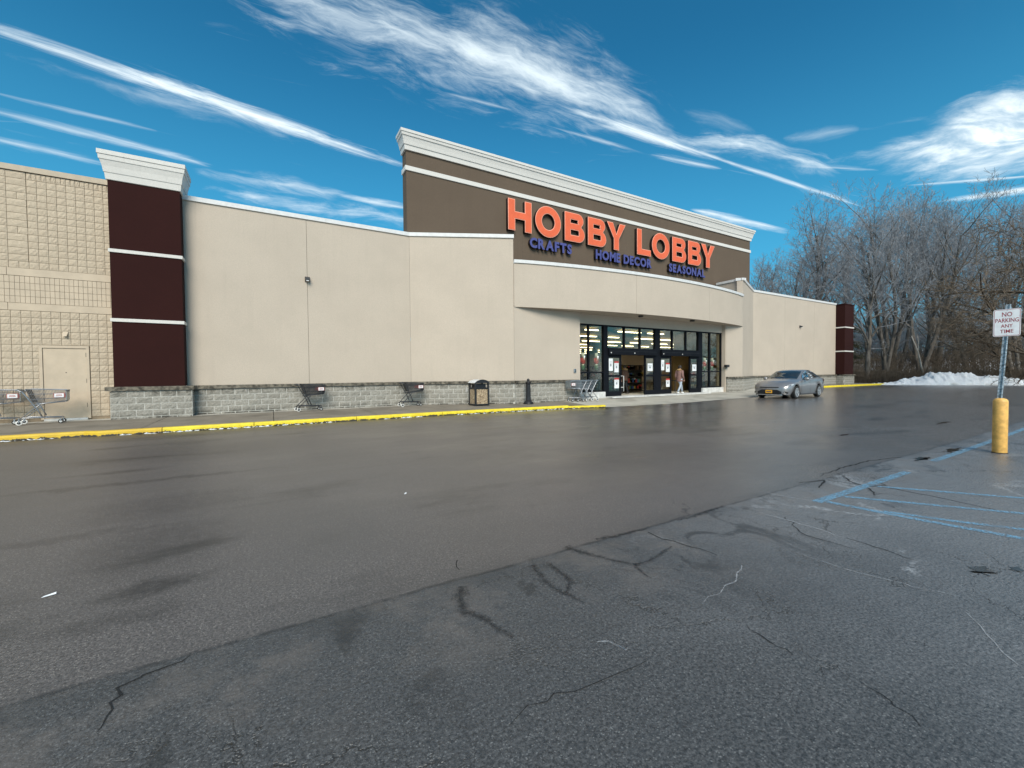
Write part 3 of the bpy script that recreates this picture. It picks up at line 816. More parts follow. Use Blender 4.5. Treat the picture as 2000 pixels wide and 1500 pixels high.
# roof deck
MB().box(XL, 46, YM + .3, 60, 6.9, 7.0).build('roof', ROOF, store)
MB().box(45.75, 46.0, YM + .3, 60, 0, TOP).build('side_wall', BEIGE, store)
# curved canopy fascia: an arc in plan between the two wings
CX0, CX1 = B[0] + .012, 26.58
def bow(x):
    u = (x - CX0) / (CX1 - CX0) * 2 - 1
    return YF - .02 - 1.0 * (1 - u * u) ** .9
def arc(x0, x1, n): return [(x0 + (x1 - x0) * i / n, bow(x0 + (x1 - x0) * i / n)) for i in range(n + 1)]
for a, c in ((CX0, 15.85), (15.862, 21.9), (21.912, CX1)):
    strip(MB(), arc(a, c, 14), 0, -.15, 4.43, 6.36).build('canopy_panel', BEIGE, store, recalc=True)
arcp = arc(CX0, CX1, 48)
strip(MB(), arcp, -.02, -.12, 4.46, 6.3).build('joint_backing', DARKJOINT, store, recalc=True)
b = MB(); sweep(b, arcp, [(.05, 6.361), (.06, 6.50), (-.25, 6.53), (-.25, 6.361)])
b.build('coping', COPING, store, recalc=True)
b = MB(); b.v = [(x, y, 4.436) for x, y in arcp] + [(x, YF + .3, 4.436) for x, y in arcp] + [(x, y, 4.47) for x, y in arcp] + [(x, YF + .3, 4.47) for x, y in arcp]
n = len(arcp)
for i in range(n - 1):
    b.f += [(i, n + i, n + i + 1, i + 1), (2 * n + i, 2 * n + i + 1, 3 * n + i + 1, 3 * n + i)]; b.m += [0, 0]
b.build('soffit', BEIGE, store, recalc=True)
for x in (16.6, 20.75):
    d = MB(); d.lathe([(.10, 4.36), (.13, 4.37), (.13, 4.43)], (x, 15.25, 0), 14)
    d.build('soffit_light', BLACK, store, smooth=True)

# brown sign wall with trim band and stepped white cornice
BX0, BX1, BY = 5.12, 30.72, YM + .02
MB().box(BX0, BX1, BY, BY + .55, 6.9, 11.2).build('sign_wall', BROWN, store)
path = [(BX0, BY + .55), (BX0, BY), (BX1, BY), (BX1, BY + .55)]
def rsweep(prof, name, m, pth=None):
    b = MB(); sweep(b, pth or path, prof); return b.build(name, m, store, recalc=True)
rsweep([(.004, 10.24), (.05, 10.25), (.05, 10.44), (.004, 10.45)], 'trim_band', WHITE)
rsweep([(-.03, 11.10), (.07, 11.10), (.09, 11.30), (-.03, 11.30)], 'cornice', WHITE)
rsweep([(-.03, 11.301), (.12, 11.301), (.15, 11.45), (.20, 11.625), (-.03, 11.625)], 'cornice', WHITE)
rsweep([(-.03, 11.626), (.23, 11.626), (.25, 11.74), (-.03, 11.74)], 'cornice', WHITE)
rsweep([(-.03, 11.741), (.275, 11.741), (.28, 11.85), (-.03, 11.87)], 'cornice', WHITE)
MB().box(BX0 + .02, BX1 - .02, BY + .02, BY + .53, 11.2, 11.82).build('parapet_core', ROOF, store)

# maroon end pilasters
def pilaster(x0, x1, yf, z1, crown, label, parent):
    gap = .05
    marks = (LZ + .003, 3.26, 5.40, z1)
    for a, c in zip(marks, marks[1:]):
        MB().box(x0, x1, yf, YM + .3, a, c - (gap if c != z1 else 0)).build('pilaster_panel', MAROON, parent)
    for z in marks[1:-1]:
        MB().box(x0 - .03, x1 + .035, yf - .035, YM + .28, z - gap - .02, z + .035).build('trim_band', WHITE, parent, bevel=.006)
    if crown:
        pth = [(x0, YM + .5), (x0, yf), (x1, yf), (x1, YM + .5)]
        for prof in ([(-.03, z1 - .04), (.035, z1 - .02), (.055, z1 + .18), (-.03, z1 + .18)],
                     [(-.03, z1 + .181), (.07, z1 + .181), (.095, z1 + .36), (.14, z1 + .53), (-.03, z1 + .53)],
                     [(-.03, z1 + .531), (.155, z1 + .531), (.165, z1 + .67), (-.03, z1 + .67)],
                     [(-.03, z1 + .671), (.185, z1 + .671), (.185, z1 + .80), (-.03, z1 + .82)]):
            b = MB(); sweep(b, pth, prof); b.build('cornice', WHITE, parent, recalc=True)
        MB().box(x0 + .02, x1 - .02, yf + .02, YM + .45, z1, z1 + .78).build('crown_core', ROOF, parent)
    else:
        MB().box(x0 - .04, x1 + .04, yf - .04, YM + .35, z1, z1 + .07).build('coping', MAROON, parent)
pilaster(-4.28, -2.53, 17.28, 7.56, True, '', store)
pilaster(44.30, 46.02, 17.05, 7.42, False, '', store)

# --- split-face block base: every block its own piece where it can be told apart
BLK = []
for k in range(8):
    r = random.Random(k + 40); b = MB(); nx, nz = 5, 3
    w, h = .384, .184
    def fn(u, v, r=r):
        e = 0 if u in (0, 1) or v in (0, 1) else -r.uniform(.001, .022)
        return (u * w, e, v * h)
    b.grid(nx, nz, fn)
    b.add([(0, 0, 0), (w, 0, 0), (w, 0, h), (0, 0, h), (0, .08, 0), (w, .08, 0), (w, .08, h), (0, .08, h)], [(0, 4, 5, 1), (3, 2, 6, 7), (0, 3, 7, 4), (1, 5, 6, 2)])
    BLK.append(b.mesh('block', GREYBLOCK))
nblk = [0]
def block_base(p0, p1, z0, joined=False, courses=5, face=.085, parent=None):
    parent = parent or store
    p0, p1 = Vector(p0), Vector(p1); L = (p1 - p0).length; d = (p1 - p0).normalized(); nrm = Vector((d.y, -d.x))
    ang = math.atan2(d.y, d.x)
    strip(MB(), [tuple(p0), tuple(p1)], face - .004, -.25, -.05, 1.03).build('mortar_wall', MORTAR, parent, recalc=True)
    J_ = MB(); zt = 1.03
    for c in range(courses):
        z = zt - (c + 1) * .203 + .008
        if z + .19 < z0: break
        u = -.203 if c % 2 else 0.0
        while u < L - .03:
            a = max(u, 0); e = min(u + .406, L)
            if e - a > .05:
                q = p0 + d * (a + .005) + nrm * face
                if joined:
                    me = random.choice(BLK); M_ = Matrix.Translation((q.x, q.y, z)) @ Matrix.Rotation(ang, 4, 'Z') @ Matrix.Diagonal(((e - a) / .406, 1, 1, 1))
                    J_.add([M_ @ v.co for v in me.vertices], [tuple(pp.vertices) for pp in me.polygons])
                else:
                    o = bpy.data.objects.new('block', random.choice(BLK)); COL.objects.link(o); o.parent = parent
                    o.matrix_parent_inverse = Matrix.Translation(-world_loc(parent))
                    o.location = (q.x, q.y, z); o.rotation_euler = (0, 0, ang); o.scale = ((e - a) / .406, 1, 1); nblk[0] += 1
            u += .406
    if joined:
        o = J_.build('block_courses', GREYBLOCK, parent); o['kind'] = 'stuff'
def ledge(path, z=LZ, name='ledge'):
    b = MB(); sweep(b, path, [(.145, z - .12), (.15, z - .015), (.12, z + .002), (-.05, z + .004), (-.05, z - .12)])
    return b.build(name, LEDGE, store, recalc=True)
block_base((-4.36, 17.28), (-2.336, 17.28), .1)
block_base((-2.42, 17.29), (-2.42, YM - .09), .1)
block_base((-2.40, YM), A, .1)
block_base(A, B, .1)
block_base(B, (12.80, YF), .1)
block_base((24.85, YF), B2, .1, True)
block_base((24.85 - .0, YF + .35), (24.85, YF - .085), .1, True, face=0.0)
block_base(B2, A2, .1, True)
block_base(A2, (44.2, YM), .1, True)
block_base((44.25, YM), (44.25, 17.05), .1, True)
block_base((44.25, 17.05), (46.05, 17.05), .1, True)
for pth in ([(-4.46, 17.28), (-2.42, 17.28), ], [(-2.38, YM), (.9, YM)], [(.905, YM), A], [A, B], [B, (12.82, YF)], [(24.82, YF), B2], [B2, A2], [A2, (37.6, YM)], [(37.61, YM), (44.2, YM)], [(44.15, 17.05), (46.15, 17.05)]):
    ledge(pth)
MB().box(-2.52, -2.275, 17.14, YM - .05, LZ - .121, LZ + .001).build('ledge', LEDGE, store)

# --- entrance glazing
GY = 16.05
glz = store
MB().box(13.0, 24.76, GY, GY + .25, 3.95, 4.44).build('header_panel', BEIGE, store)
MB().box(24.76, 24.83, YF + .02, GY + .3, .2, 4.44).build('jamb', BEIGE, store)
MB().box(12.83, 13.03, YF + .02, GY + .3, .2, 4.44).build('jamb', BEIGE, store)
FB, FD = GY + .02, GY + .12
def bar(x0, x1, z0, z1, name='frame_bar', y0=FB, y1=FD, m=None):
    return MB().box(x0, x1, y0, y1, z0, z1).build(name, m or FRAME, store)
bar(13.03, 24.76, 3.88, 3.95, 'frame_head', FB - .012, FD + .012)
for x0, x1 in ((14.77, 15.04), (18.61, 19.02), (22.42, 22.78)):
    bar(x0, x1, .2, 3.88, 'frame_post', FB - .03, FD + .03)
bar(13.03, 13.09, .52, 3.88, 'mullion'); bar(24.68, 24.76, .5, 3.88, 'mullion')
for x in (13.80, ): bar(x - .045, x + .045, .52, 3.88, 'mullion', FB - .004, FD + .004)
bar(23.51, 23.62, .5, 3.88, 'mullion', FB - .004, FD + .004)
for a, c in ((13.09, 14.77), (22.78, 24.68)):
    bar(a, c, 1.46, 1.53, 'rail'); bar(a, c, .50, .57, 'rail')
    MB().box(a - .09, c + (.1 if c > 20 else .02), GY - .12, GY + .16, .12, .50).build('sill_curb', SIDE_WHITE, store, bevel=.01)
for x in (16.27, 17.45, 20.09, 21.30): bar(x - .05, x + .05, 2.76, 3.88, 'mullion', FB - .004, FD + .004)
# transom panes and side panes
def pane(x0, x1, z0, z1, y=None):
    y = y or GY + .07
    return MB().box(x0, x1, y - .006, y + .006, z0, z1).build('pane', GLASS, store)
for x0, x1 in ((13.09, 13.755), (13.845, 14.77), (22.78, 23.51), (23.62, 24.68)):
    pane(x0, x1, .57, 1.46); pane(x0, x1, 1.53, 3.88)
for x0, x1 in ((15.04, 16.22), (16.32, 17.40), (17.50, 18.61), (19.02, 20.04), (20.14, 21.25), (21.35, 22.42)):
    pane(x0, x1, 2.77, 3.88)
MB().box(14.8, 22.8, GY - .6, GY + .3, .19, .245).build('threshold', SIDE_WHITE, store)
# two automatic door sets
def door_set(x0, x1, o0, o1, handle):
    bar(x0, x1, 2.42, 2.77, 'door_header', GY - .14, GY + .16)
    MB().box(x0 + .05, x1 - .03, GY - .142, GY - .14, 2.60, 2.612).build('header_line', BLACK, store)
    for cx, w in ((x0 + .12, .035), ((x0 + x1) / 2 + .03, .03)):
        MB().lathe([(.03, -.02), (.03, 0)], (cx, GY - .142, 2.52), 10, axis='y').build('sensor', HUB, store)
    for a, c in ((x0, o0), (o1, x1)):
        leaf = MB()
        for (p0, p1, q0, q1) in ((a, a + .09, .25, 2.42), (c - .09, c, .25, 2.42), (a + .09, c - .09, .25, .50), (a + .09, c - .09, 1.26, 1.36), (a + .09, c - .09, 2.26, 2.42)):
            leaf.box(p0, p1, GY + .0, GY + .055, q0, q1)
        lf = leaf.build('door_leaf', FRAME, store)
        for q0, q1 in ((.50, 1.26), (1.36, 2.26)):
            MB().box(a + .09, c - .09, GY + .022, GY + .032, q0, q1).build('pane', GLASS, lf)
        # inner sliding leaf parked behind
        in_ = MB()
        for (p0, p1, q0, q1) in ((a + .04, a + .10, .25, 2.4), (c - .02, c + .05, .25, 2.4), (a + .1, c - .02, .25, .48), (a + .1, c - .02, 2.28, 2.4)):
            in_.box(p0, p1, GY + .09, GY + .13, q0, q1)
        in_.build('sliding_leaf', FRAME, store)
    if handle:
        h = MB(); hx = o0 + .10
        h.tube([(hx - .13, GY + .0, 1.30), (hx, GY - .06, 1.30), (hx, GY - .06, .48)], .022, 8)
        h.tube([(hx - .13, GY, .70), (hx, GY - .06, .70)], .018, 8)
        h.build('door_handle', HUB, store, smooth=True)
door_set(15.04, 18.61, 16.02, 17.80, True)
door_set(19.02, 22.42, 19.98, 21.62, False)
# notices taped inside the door glass
def notice(x0, x1, z0, z1, head, lab):
    y = GY + .012
    n_ = MB(); n_.box(x0, x1, y, y + .004, z0, z1, 0)
    if head: n_.box(x0, x1, y - .0015, y - .0005, z1 - .09, z1, 1)
    w, h = x1 - x0, z1 - z0
    n_.box(x0 + w * .30, x0 + w * .68, y - .0015, y - .0005, z0 + h * .36, z0 + h * .58, 2)
    for k in range(3):
        zz = z1 - h * (.24 + .07 * k); n_.box(x0 + w * .16, x1 - w * .16, y - .0015, y - .0005, zz, zz + .012, 2)
    o = n_.build('notice', [PAPER, REDP, mat('grey_print', (.25, .26, .28), .8, var=0)]); tag(o, lab, 'notice')
notice(15.14, 15.42, 1.58, 2.22, False, 'tall white notice on the left leaf of the first doors, beside the red-headed sheet')
notice(15.53, 15.83, 1.50, 2.08, True, 'red-headed white notice at eye height on the left leaf of the first doors')
notice(15.53, 15.85, .66, 1.20, True, 'red-headed white notice low on the left leaf of the first doors')
notice(18.02, 18.42, 1.56, 1.98, False, 'white notice on the right leaf of the first doors')
notice(19.12, 19.38, 1.60, 2.18, False, 'tall white notice on the left leaf of the second doors, beside the red-headed sheet')
notice(19.52, 19.84, 1.50, 2.02, True, 'red-headed white notice at eye height on the left leaf of the second doors')
notice(19.54, 19.84, .64, 1.12, True, 'red-headed white notice low on the left leaf of the second doors')
notice(21.86, 22.24, 1.54, 1.94, False, 'white notice on the right leaf of the second doors')
# nutcracker figures standing behind the side windows
def nutcracker(x, z, s, lab):
    t = thing('nutcracker_figure', lab, 'figure', (x, GY + .20, z), 'nutcracker figures in the entrance windows')
    y = GY + .20
    b = MB(); b.lathe([(.13 * s, z), (.14 * s, z + .30 * s), (.10 * s, z + .32 * s)], (x, y, 0), 10); b.build('boots', GREENP, t, smooth=True)
    b = MB(); b.lathe([(.10 * s, z + .42 * s), (.15 * s, z + .5 * s), (.16 * s, z + .82 * s), (.08 * s, z + .9 * s)], (x, y, 0), 10)
    for sg in (-1, 1): b.tube([(x + sg * .17 * s, y, z + .85 * s), (x + sg * .19 * s, y, z + .5 * s)], .045 * s, 6)
    b.build('coat', REDP, t, smooth=True)
    b = MB(); b.lathe([(.07 * s, z + .32 * s), (.10 * s, z + .42 * s)], (x, y, 0), 8); b.lathe([(.12 * s, z + .9 * s), (.13 * s, z + 1.18 * s), (.11 * s, z + 1.22 * s)], (x, y, 0), 10)
    b.tube([(x, y - .14 * s, z + 1.0 * s), (x, y - .15 * s, z + .68 * s)], [.09 * s, .02 * s], 6)
    b.build('head', PAPER, t, smooth=True)
    b = MB(); b.lathe([(.12 * s, z + 1.22 * s), (.11 * s, z + 1.5 * s), (.05 * s, z + 1.56 * s)], (x, y, 0), 10); b.build('hat', BLACK, t, smooth=True)
for x, z, s, lab in ((13.56, 1.62, .72, 'nutcracker figure in red coat in the left window, nearest its outer edge'), (14.45, 1.62, .72, 'nutcracker figure in red coat in the left window, nearest the doors'),
                     (23.30, 1.55, .66, 'nutcracker figure in the right window, nearest the doors'), (24.05, 1.55, .66, 'nutcracker figure in the right window, nearest its outer edge')):
    nutcracker(x, z, s, lab)
for x0, x1, lab in ((13.2, 13.75, 'white folding chair frame'), (14.2, 14.6, 'white easel')): pass
# window display plinths
# --- shop interior
IN = store
MB().box(12.0, 45.6, 18.2, 60, .10, .20).build('shop_floor', INT_DARK, store)
MB().box(12.0, 45.6, 18.2, 60, 4.75, 4.85).build('shop_ceiling', INT_CEIL, store)
MB().box(12.0, 26.3, GY + .35, 18.2, 4.30, 4.85).build('shop_ceiling', INT_CEIL, store)
MB().box(12.0, 26.3, GY + .35, 18.2, .10, .20).build('shop_floor', INT_DARK, store)
MB().box(26.3, 26.4, GY + .35, 18.3, .2, 4.75).build('shop_side_wall', INT_WALL, store)
MB().box(26.4, 45.6, 18.2, 18.3, .2, 4.75).build('shop_side_wall', INT_WALL, store)
MB().box(12.0, 45.6, 55, 55.2, .2, 4.75).build('shop_back_wall', INT_WALL, store)
MB().box(11.9, 12.0, GY + .35, 60, .2, 4.75).build('shop_side_wall', INT_WALL, store)
MB().box(28.6, 45.6, 22.6, 22.75, .2, 4.75).build('partition', INT_WALL, store)
MB().box(24.6, 26.6, 19.6, 19.8, .2, 3.0).build('vestibule_screen', INT_WALL, store)
MB().box(17.9, 18.2, 19.5, 19.8, .2, 4.75).build('shop_column', INT_WALL, store)
rnd = random.Random(5)
for r_ in range(9):
    y = 18.9 + r_ * 4.0
    for k in range(10):
        x = 12.6 + k * 3.2 + (r_ % 2) * .4
        if x > 27.4 and y < 23: continue
        MB().box(x, x + (1.2, 2.4, 1.8)[(k + r_) % 3], y, y + .14, 4.55, 4.62).build('tube_light', TUBE, store)
GOODS = [mat('goods_%s' % n_, c_, .6, var=.15, vscale=9) for n_, c_ in (('red', (.40, .04, .03)), ('green', (.04, .16, .06)), ('gold', (.45, .28, .05)), ('white', (.5, .48, .44)), ('wood', (.18, .09, .04)), ('blue', (.05, .09, .22)))]
DARKWOOD = mat('dark_shelf', (.045, .03, .02), .6)
def shelf(x, y, L, lab):
    t = thing('display_shelf', lab, 'shelf', (x, y, .2), 'shelves of goods inside the shop')
    f_ = MB(); f_.box(x, x + L, y + .30, y + .36, .2, 2.0)
    for z in (.3, .75, 1.2, 1.65, 1.98): f_.box(x, x + L, y, y + .30, z, z + .03)
    f_.build('rack', DARKWOOD, t)
    for gi, gm in enumerate(GOODS):
        b = MB()
        for z in (.33, .78, 1.23, 1.68):
            for q in range(int(L / .16)):
                if rnd.randrange(6) == gi:
                    hh = rnd.uniform(.1, .32); b.box(x + q * .16 + .02, x + q * .16 + .14, y + .02, y + .22, z, z + hh)
        if b.v: o = b.build('goods', gm, t); o['kind'] = 'stuff'
for i, (x, y, L) in enumerate(((13.1, 18.6, 1.9), (13.0, 21.5, 3.4), (15.2, 24.5, 3.6), (19.8, 24.5, 3.6), (19.0, 29, 5), (23.8, 27.5, 4), (25.4, 18.6, 2.2), (16.9, 21.2, 1.1), (18.6, 20.4, 2.6), (21.4, 21.0, 1.9))):
    shelf(x, y, L, ['shelf of goods close behind the left window', 'long shelf further back behind the left window', 'shelf of goods deep behind the first doors', 'shelf of goods deep behind the second doors',
                    'longest shelf at the back of the shop', 'shelf at the back right of the shop', 'shelf of goods close behind the right window', 'narrow rack of ornaments just inside the first doors', 'shelf of goods facing the gap of the first doors', 'shelf of goods left of the ochre screen by the second doors'][i])
# ------------------------------------------------------------------ neighbouring block building on the left
nb = thing('block_building', 'tan painted split-face block building with a plain service door, left of the maroon pilaster', 'building', (-8, 18, 0))
NX1 = -4.30
MB().box(-30, NX1 + .15, YM + .012, YM + .4, 0, 7.49).build('joint_wall', JOINT, nb)
MB().box(-30, NX1 + .10, YM - .05, YM + .45, 7.50, 7.66).build('coping', TANCOPE, nb)
MB().box(-30, XL, YM + .45, 60, 7.2, 7.3).build('roof', ROOF, nb)
def plain_course(z0, z1):
    for a, c in ((-30, -6.62), (-6.61, NX1)):
        MB().box(a, c, YM - .012, YM + .1, z0 + .006, z1).build('smooth_course', TAN, nb)
plain_course(4.46, 4.685); plain_course(3.45, 3.665)
CW, CH = .2064, .2
VAR = []
for k in range(8):
    r = random.Random(k + 90); b = MB(); w, h = CW - .009, CH - .010
    b.grid(4, 3, lambda u, v, r=r: (u * w, 0 if u in (0, 1) or v in (0, 1) else -r.uniform(.001, .015), v * h))
    b.add([(0, 0, 0), (w, 0, 0), (w, 0, h), (0, 0, h), (0, .05, 0), (w, .05, 0), (w, .05, h), (0, .05, h)], [(0, 4, 5, 1), (3, 2, 6, 7), (0, 3, 7, 4), (1, 5, 6, 2)])
    VAR.append(b.mesh('block', TANBLOCK))
rest = MB()
def tan_block(x, z, w=1.0, part=True):
    me = random.choice(VAR)
    if part:
        o = bpy.data.objects.new('block', me); COL.objects.link(o); o.parent = nb
        o.matrix_parent_inverse = Matrix.Translation(-nb.location); o.location = (x, YM - .004, z); o.scale = (w, 1, 1)
    else:
        M_ = Matrix.Translation((x, YM - .004, z)) @ Matrix.Diagonal((w, 1, 1, 1))
        rest.add([M_ @ v.co for v in me.vertices], [tuple(q.vertices) for q in me.polygons])
DX0, DX1, DZ1 = -6.02, -4.93, 2.42
for region, (z0, rows) in enumerate(((4.69, 14), (.25, 16))):
    for rw in range(rows):
        z = z0 + rw * CH
        c = 0
        while True:
            x = NX1 - (c + 1) * CW
            if x < -9.5: break
            if region == 1 and z < DZ1 - .1 and x + CW > DX0 and x < DX1:
                # cut blocks beside the door frame
                if x < DX0 and DX0 - x > .03: tan_block(x + .004, z + .004, (DX0 - x) / CW, True)
                elif x + CW > DX1 and x + CW - DX1 > .03 and x < DX1: tan_block(DX1 + .004, z + .004, (x + CW - DX1) / CW, True)
                c += 1; continue
            wide = region == 0 and c == 9 and rw % 5
            if wide: tan_block(x - CW + .004, z + .004, 2.0, True); c += 2; continue
            if region == 0 and rw == rows - 1:
                tan_block(x + .004, z + .004, .48, False); tan_block(x + .004 + CW / 2, z + .004, .48, False)
            else: tan_block(x + .004, z + .004, 1.0, x > -6.55)
            c += 1
rest.box(-30, -9.5, YM - .01, YM + .1, .2, 3.44); rest.box(-30, -9.5, YM - .01, YM + .1, 4.69, 7.48)
o = rest.build('block_courses', TANBLOCK, nb); o['kind'] = 'stuff'
sm = MB()
for rw in range(4):
    for c in range(50):
        x = NX1 - (c + 1) * CW / 2
        sm.box(x + .004, x + CW / 2 - .004, YM - .004, YM + .06, 3.67 + rw * .197 + .005, 3.67 + (rw + 1) * .197 - .004)
sm.box(-30, -9.5, YM - .01, YM + .1, 3.67, 4.455)
o = sm.build('small_block_courses', TAN, nb); o['kind'] = 'stuff'
dr = thing('service_door', 'plain tan metal service door in the block wall behind the shopping carts', 'door', (-5.47, YM, .2))
MB().box(DX0, DX0 + .07, YM - .03, YM + .06, .2, DZ1).build('door_frame', TAN, dr, bevel=.006)
MB().box(DX1 - .07, DX1, YM - .03, YM + .06, .2, DZ1).build('door_frame', TAN, dr, bevel=.006)
MB().box(DX0, DX1, YM - .031, YM + .06, DZ1 - .06, DZ1 + .02).build('door_frame', TAN, dr, bevel=.006)
MB().box(DX0 + .076, DX1 - .076, YM - .005, YM + .04, .23, DZ1 - .066).build('door_leaf', TAN, dr)
MB().box(DX0 + .07, DX1 - .07, YM - .06, YM + .05, .16, .225).build('threshold', SIDE_WHITE, dr)
for z in (.55, 1.3, 2.1): MB().lathe([(.014, z), (.014, z + .13)], (DX1 - .073, YM - .014, 0), 8).build('hinge', DARKJOINT, dr)
MB().lathe([(.014, -.004), (.014, 0)], (-5.46, YM - .006, 1.62), 8, axis='y').build('peephole', BLACK, dr)
v = MB(); v.add([(-5.50, YM - .02, 2.78), (-5.38, YM - .02, 2.78), (-5.40, YM - .10, 2.72), (-5.48, YM - .10, 2.72), (-5.50, YM - .02, 2.86), (-5.38, YM - .02, 2.86)], [(0, 1, 2, 3), (3, 2, 5, 4), (0, 3, 4), (1, 5, 2)])
tag(v.build('vent_hood', TAN), 'small tan vent hood on the block wall above the service door', 'vent')

# ------------------------------------------------------------------ sign lettering
def inset(poly, d):
    out = []; n = len(poly)
    for i in range(n):
        p0, p1, p2 = Vector(poly[i - 1]), Vector(poly[i]), Vector(poly[(i + 1) % n])
        e1 = (p1 - p0).normalized(); e2 = (p2 - p1).normalized()
        n1 = Vector((-e1.y, e1.x)); n2 = Vector((-e2.y, e2.x)); m = n1 + n2
        m = m / max(.25, m.length_squared) * 2 if m.length > 1e-4 else n1
        out.append(tuple(p1 + m * d * 1.0))
    return out
def curve_mesh(name, loops, half, mats, org, text=None):
    cd = bpy.data.curves.new(name, 'CURVE'); cd.dimensions = '2D'; cd.fill_mode = 'BOTH'; cd.extrude = half
    for lp in loops:
        sp = cd.splines.new('POLY'); sp.points.add(len(lp) - 1)
        for pt, q in zip(sp.points, lp): pt.co = (q[0], q[1], 0, 1)
        sp.use_cyclic_u = True
    o = bpy.data.objects.new('tmp', cd); me = bpy.data.meshes.new_from_object(o)
    bpy.data.objects.remove(o); bpy.data.curves.remove(cd)
    me.name = name
    me.transform(Matrix.Translation(org) @ Matrix.Rotation(R(90), 4, 'X'))
    me.materials.clear()
    for m in mats: me.materials.append(m)
    me.update()
    for f in me.polygons: f.material_index = 0 if f.normal.y < -.5 else len(mats) - 1
    return me
def arcp_(cx, cy, rx, ry, a0, a1, n):
    return [(cx + rx * math.cos(R(a0 + (a1 - a0) * k / n)), cy + ry * math.sin(R(a0 + (a1 - a0) * k / n))) for k in range(n + 1)]
def glyph(ch, w, h, t):
    """outer loops counter-clockwise, holes clockwise"""
    if ch == 'H':
        m = h / 2
        return [[(0, 0), (t, 0), (t, m - t * .45), (w - t, m - t * .45), (w - t, 0), (w, 0), (w, h), (w - t, h), (w - t, m + t * .45), (t, m + t * .45), (t, h), (0, h)]]
    if ch == 'L':
        return [[(0, 0), (w, 0), (w, t * .92), (t, t * .92), (t, h), (0, h)]]
    if ch == 'Y':
        c = w / 2; s = t / 2
        return [[(c - s, 0), (c + s, 0), (c + s, h * .42), (w, h), (w - t * 1.15, h), (c, h * .60), (t * 1.15, h), (0, h), (c - s, h * .42)]]
    if ch == 'O':
        e = .02 * h
        return [arcp_(w / 2, h / 2, w / 2, h / 2 + e, 0, 360, 40)[:-1], arcp_(w / 2, h / 2, w / 2 - t, h / 2 + e - t * .95, 360, 0, 36)[:-1]]
    if ch == 'B':
        m = h * .525; r1 = m / 2 + .02 * h; r2 = (h - m) / 2
        up = w * .94; k = t * .88
        out = [(0, 0)] + arcp_(w - r1, r1, r1, r1, -90, 62, 12) + arcp_(up - r2, h - r2, r2, r2, -48, 90, 12) + [(0, h)]
        hl = [(t, k)] + [(t, m - k / 2 + .0)] + [(q[0], q[1]) for q in arcp_(w - r1, (k + m - k / 2) / 2, r1 - t, (m - k * 1.5) / 2, 90, -90, 10)]
        z0, z1 = m + k / 2, h - k
        hu = [(t, z0), (t, z1)] + arcp_(up - r2, (z0 + z1) / 2, r2 - t, (z1 - z0) / 2, 90, -90, 10)
        return [out, hl, hu]
def word(letters, z, h, t, yface, label, cat='sign'):
    th = thing('store_sign', label, cat, (letters[0][1], yface + .2, z))
    for ch, x0, x1 in letters:
        L = glyph(ch, x1 - x0, h, t)
        me = curve_mesh('letter', L, .10, [ORANGE_EDGE, BLACKRET], (x0, yface + .11, z))
        lt = link('letter', me, th)
        me = curve_mesh('letter_face', [inset(q, .032) for q in L], .006, [ORANGE, ORANGE_EDGE], (x0, yface + .003, z))
        link('letter_face', me, lt)
    return th
word([('H', 10.02, 11.38), ('O', 11.60, 13.20), ('B', 13.45, 14.80), ('B', 15.03, 16.36), ('Y', 16.42, 17.86), ('L', 18.79, 19.96), ('O', 20.06, 21.64), ('B', 21.90, 23.24), ('B', 23.43, 24.76), ('Y', 24.76, 26.20)],
     8.49, 1.52, .40, 17.53, 'large orange channel letters HOBBY LOBBY across the brown sign wall')
def small_word(text, x0, x1, z, h, label):
    th = thing('store_sign', label, 'sign', (x0, 17.75, z))
    items = []; x = 0
    for ch in text:
        if ch == ' ': x += .34; continue
        cd = bpy.data.curves.new('t', 'FONT'); cd.body = ch; cd.size = 1.0; cd.extrude = .10; cd.offset = .045; cd.resolution_u = 3
        o = bpy.data.objects.new('tmp', cd); me = bpy.data.meshes.new_from_object(o); bpy.data.objects.remove(o); bpy.data.curves.remove(cd)
        xs_ = [v.co.x for v in me.vertices]; ys_ = [v.co.y for v in me.vertices]
        items.append((me, x - min(xs_), min(ys_), max(ys_))); x += max(xs_) - min(xs_) + .085
    tw = x - .085; sx = (x1 - x0) / tw
    for me, dx, ylo, yhi in items:
        sy = h / (yhi - ylo)
        me.transform(Matrix.Translation((x0, 17.64, z)) @ Matrix.Rotation(R(90), 4, 'X') @ Matrix.Diagonal((sx, sy, .9, 1)) @ Matrix.Translation((dx, -ylo, 0)))
        me.name = 'letter'; me.materials.clear(); me.materials.append(BLUE); me.materials.append(BLACKRET); me.update()
        for f in me.polygons: f.material_index = 0 if f.normal.y < -.5 else 1
        link('letter', me, th)
small_word('CRAFTS', 11.27, 13.93, 7.80, .52, 'small blue channel letters CRAFTS under the first word of the orange sign')
small_word('HOME DECOR', 15.60, 20.05, 7.80, .53, 'small blue channel letters HOME DECOR under the middle of the orange sign')
small_word('SEASONAL', 21.62, 25.20, 7.80, .52, 'small blue channel letters SEASONAL under the last letters of the orange sign')

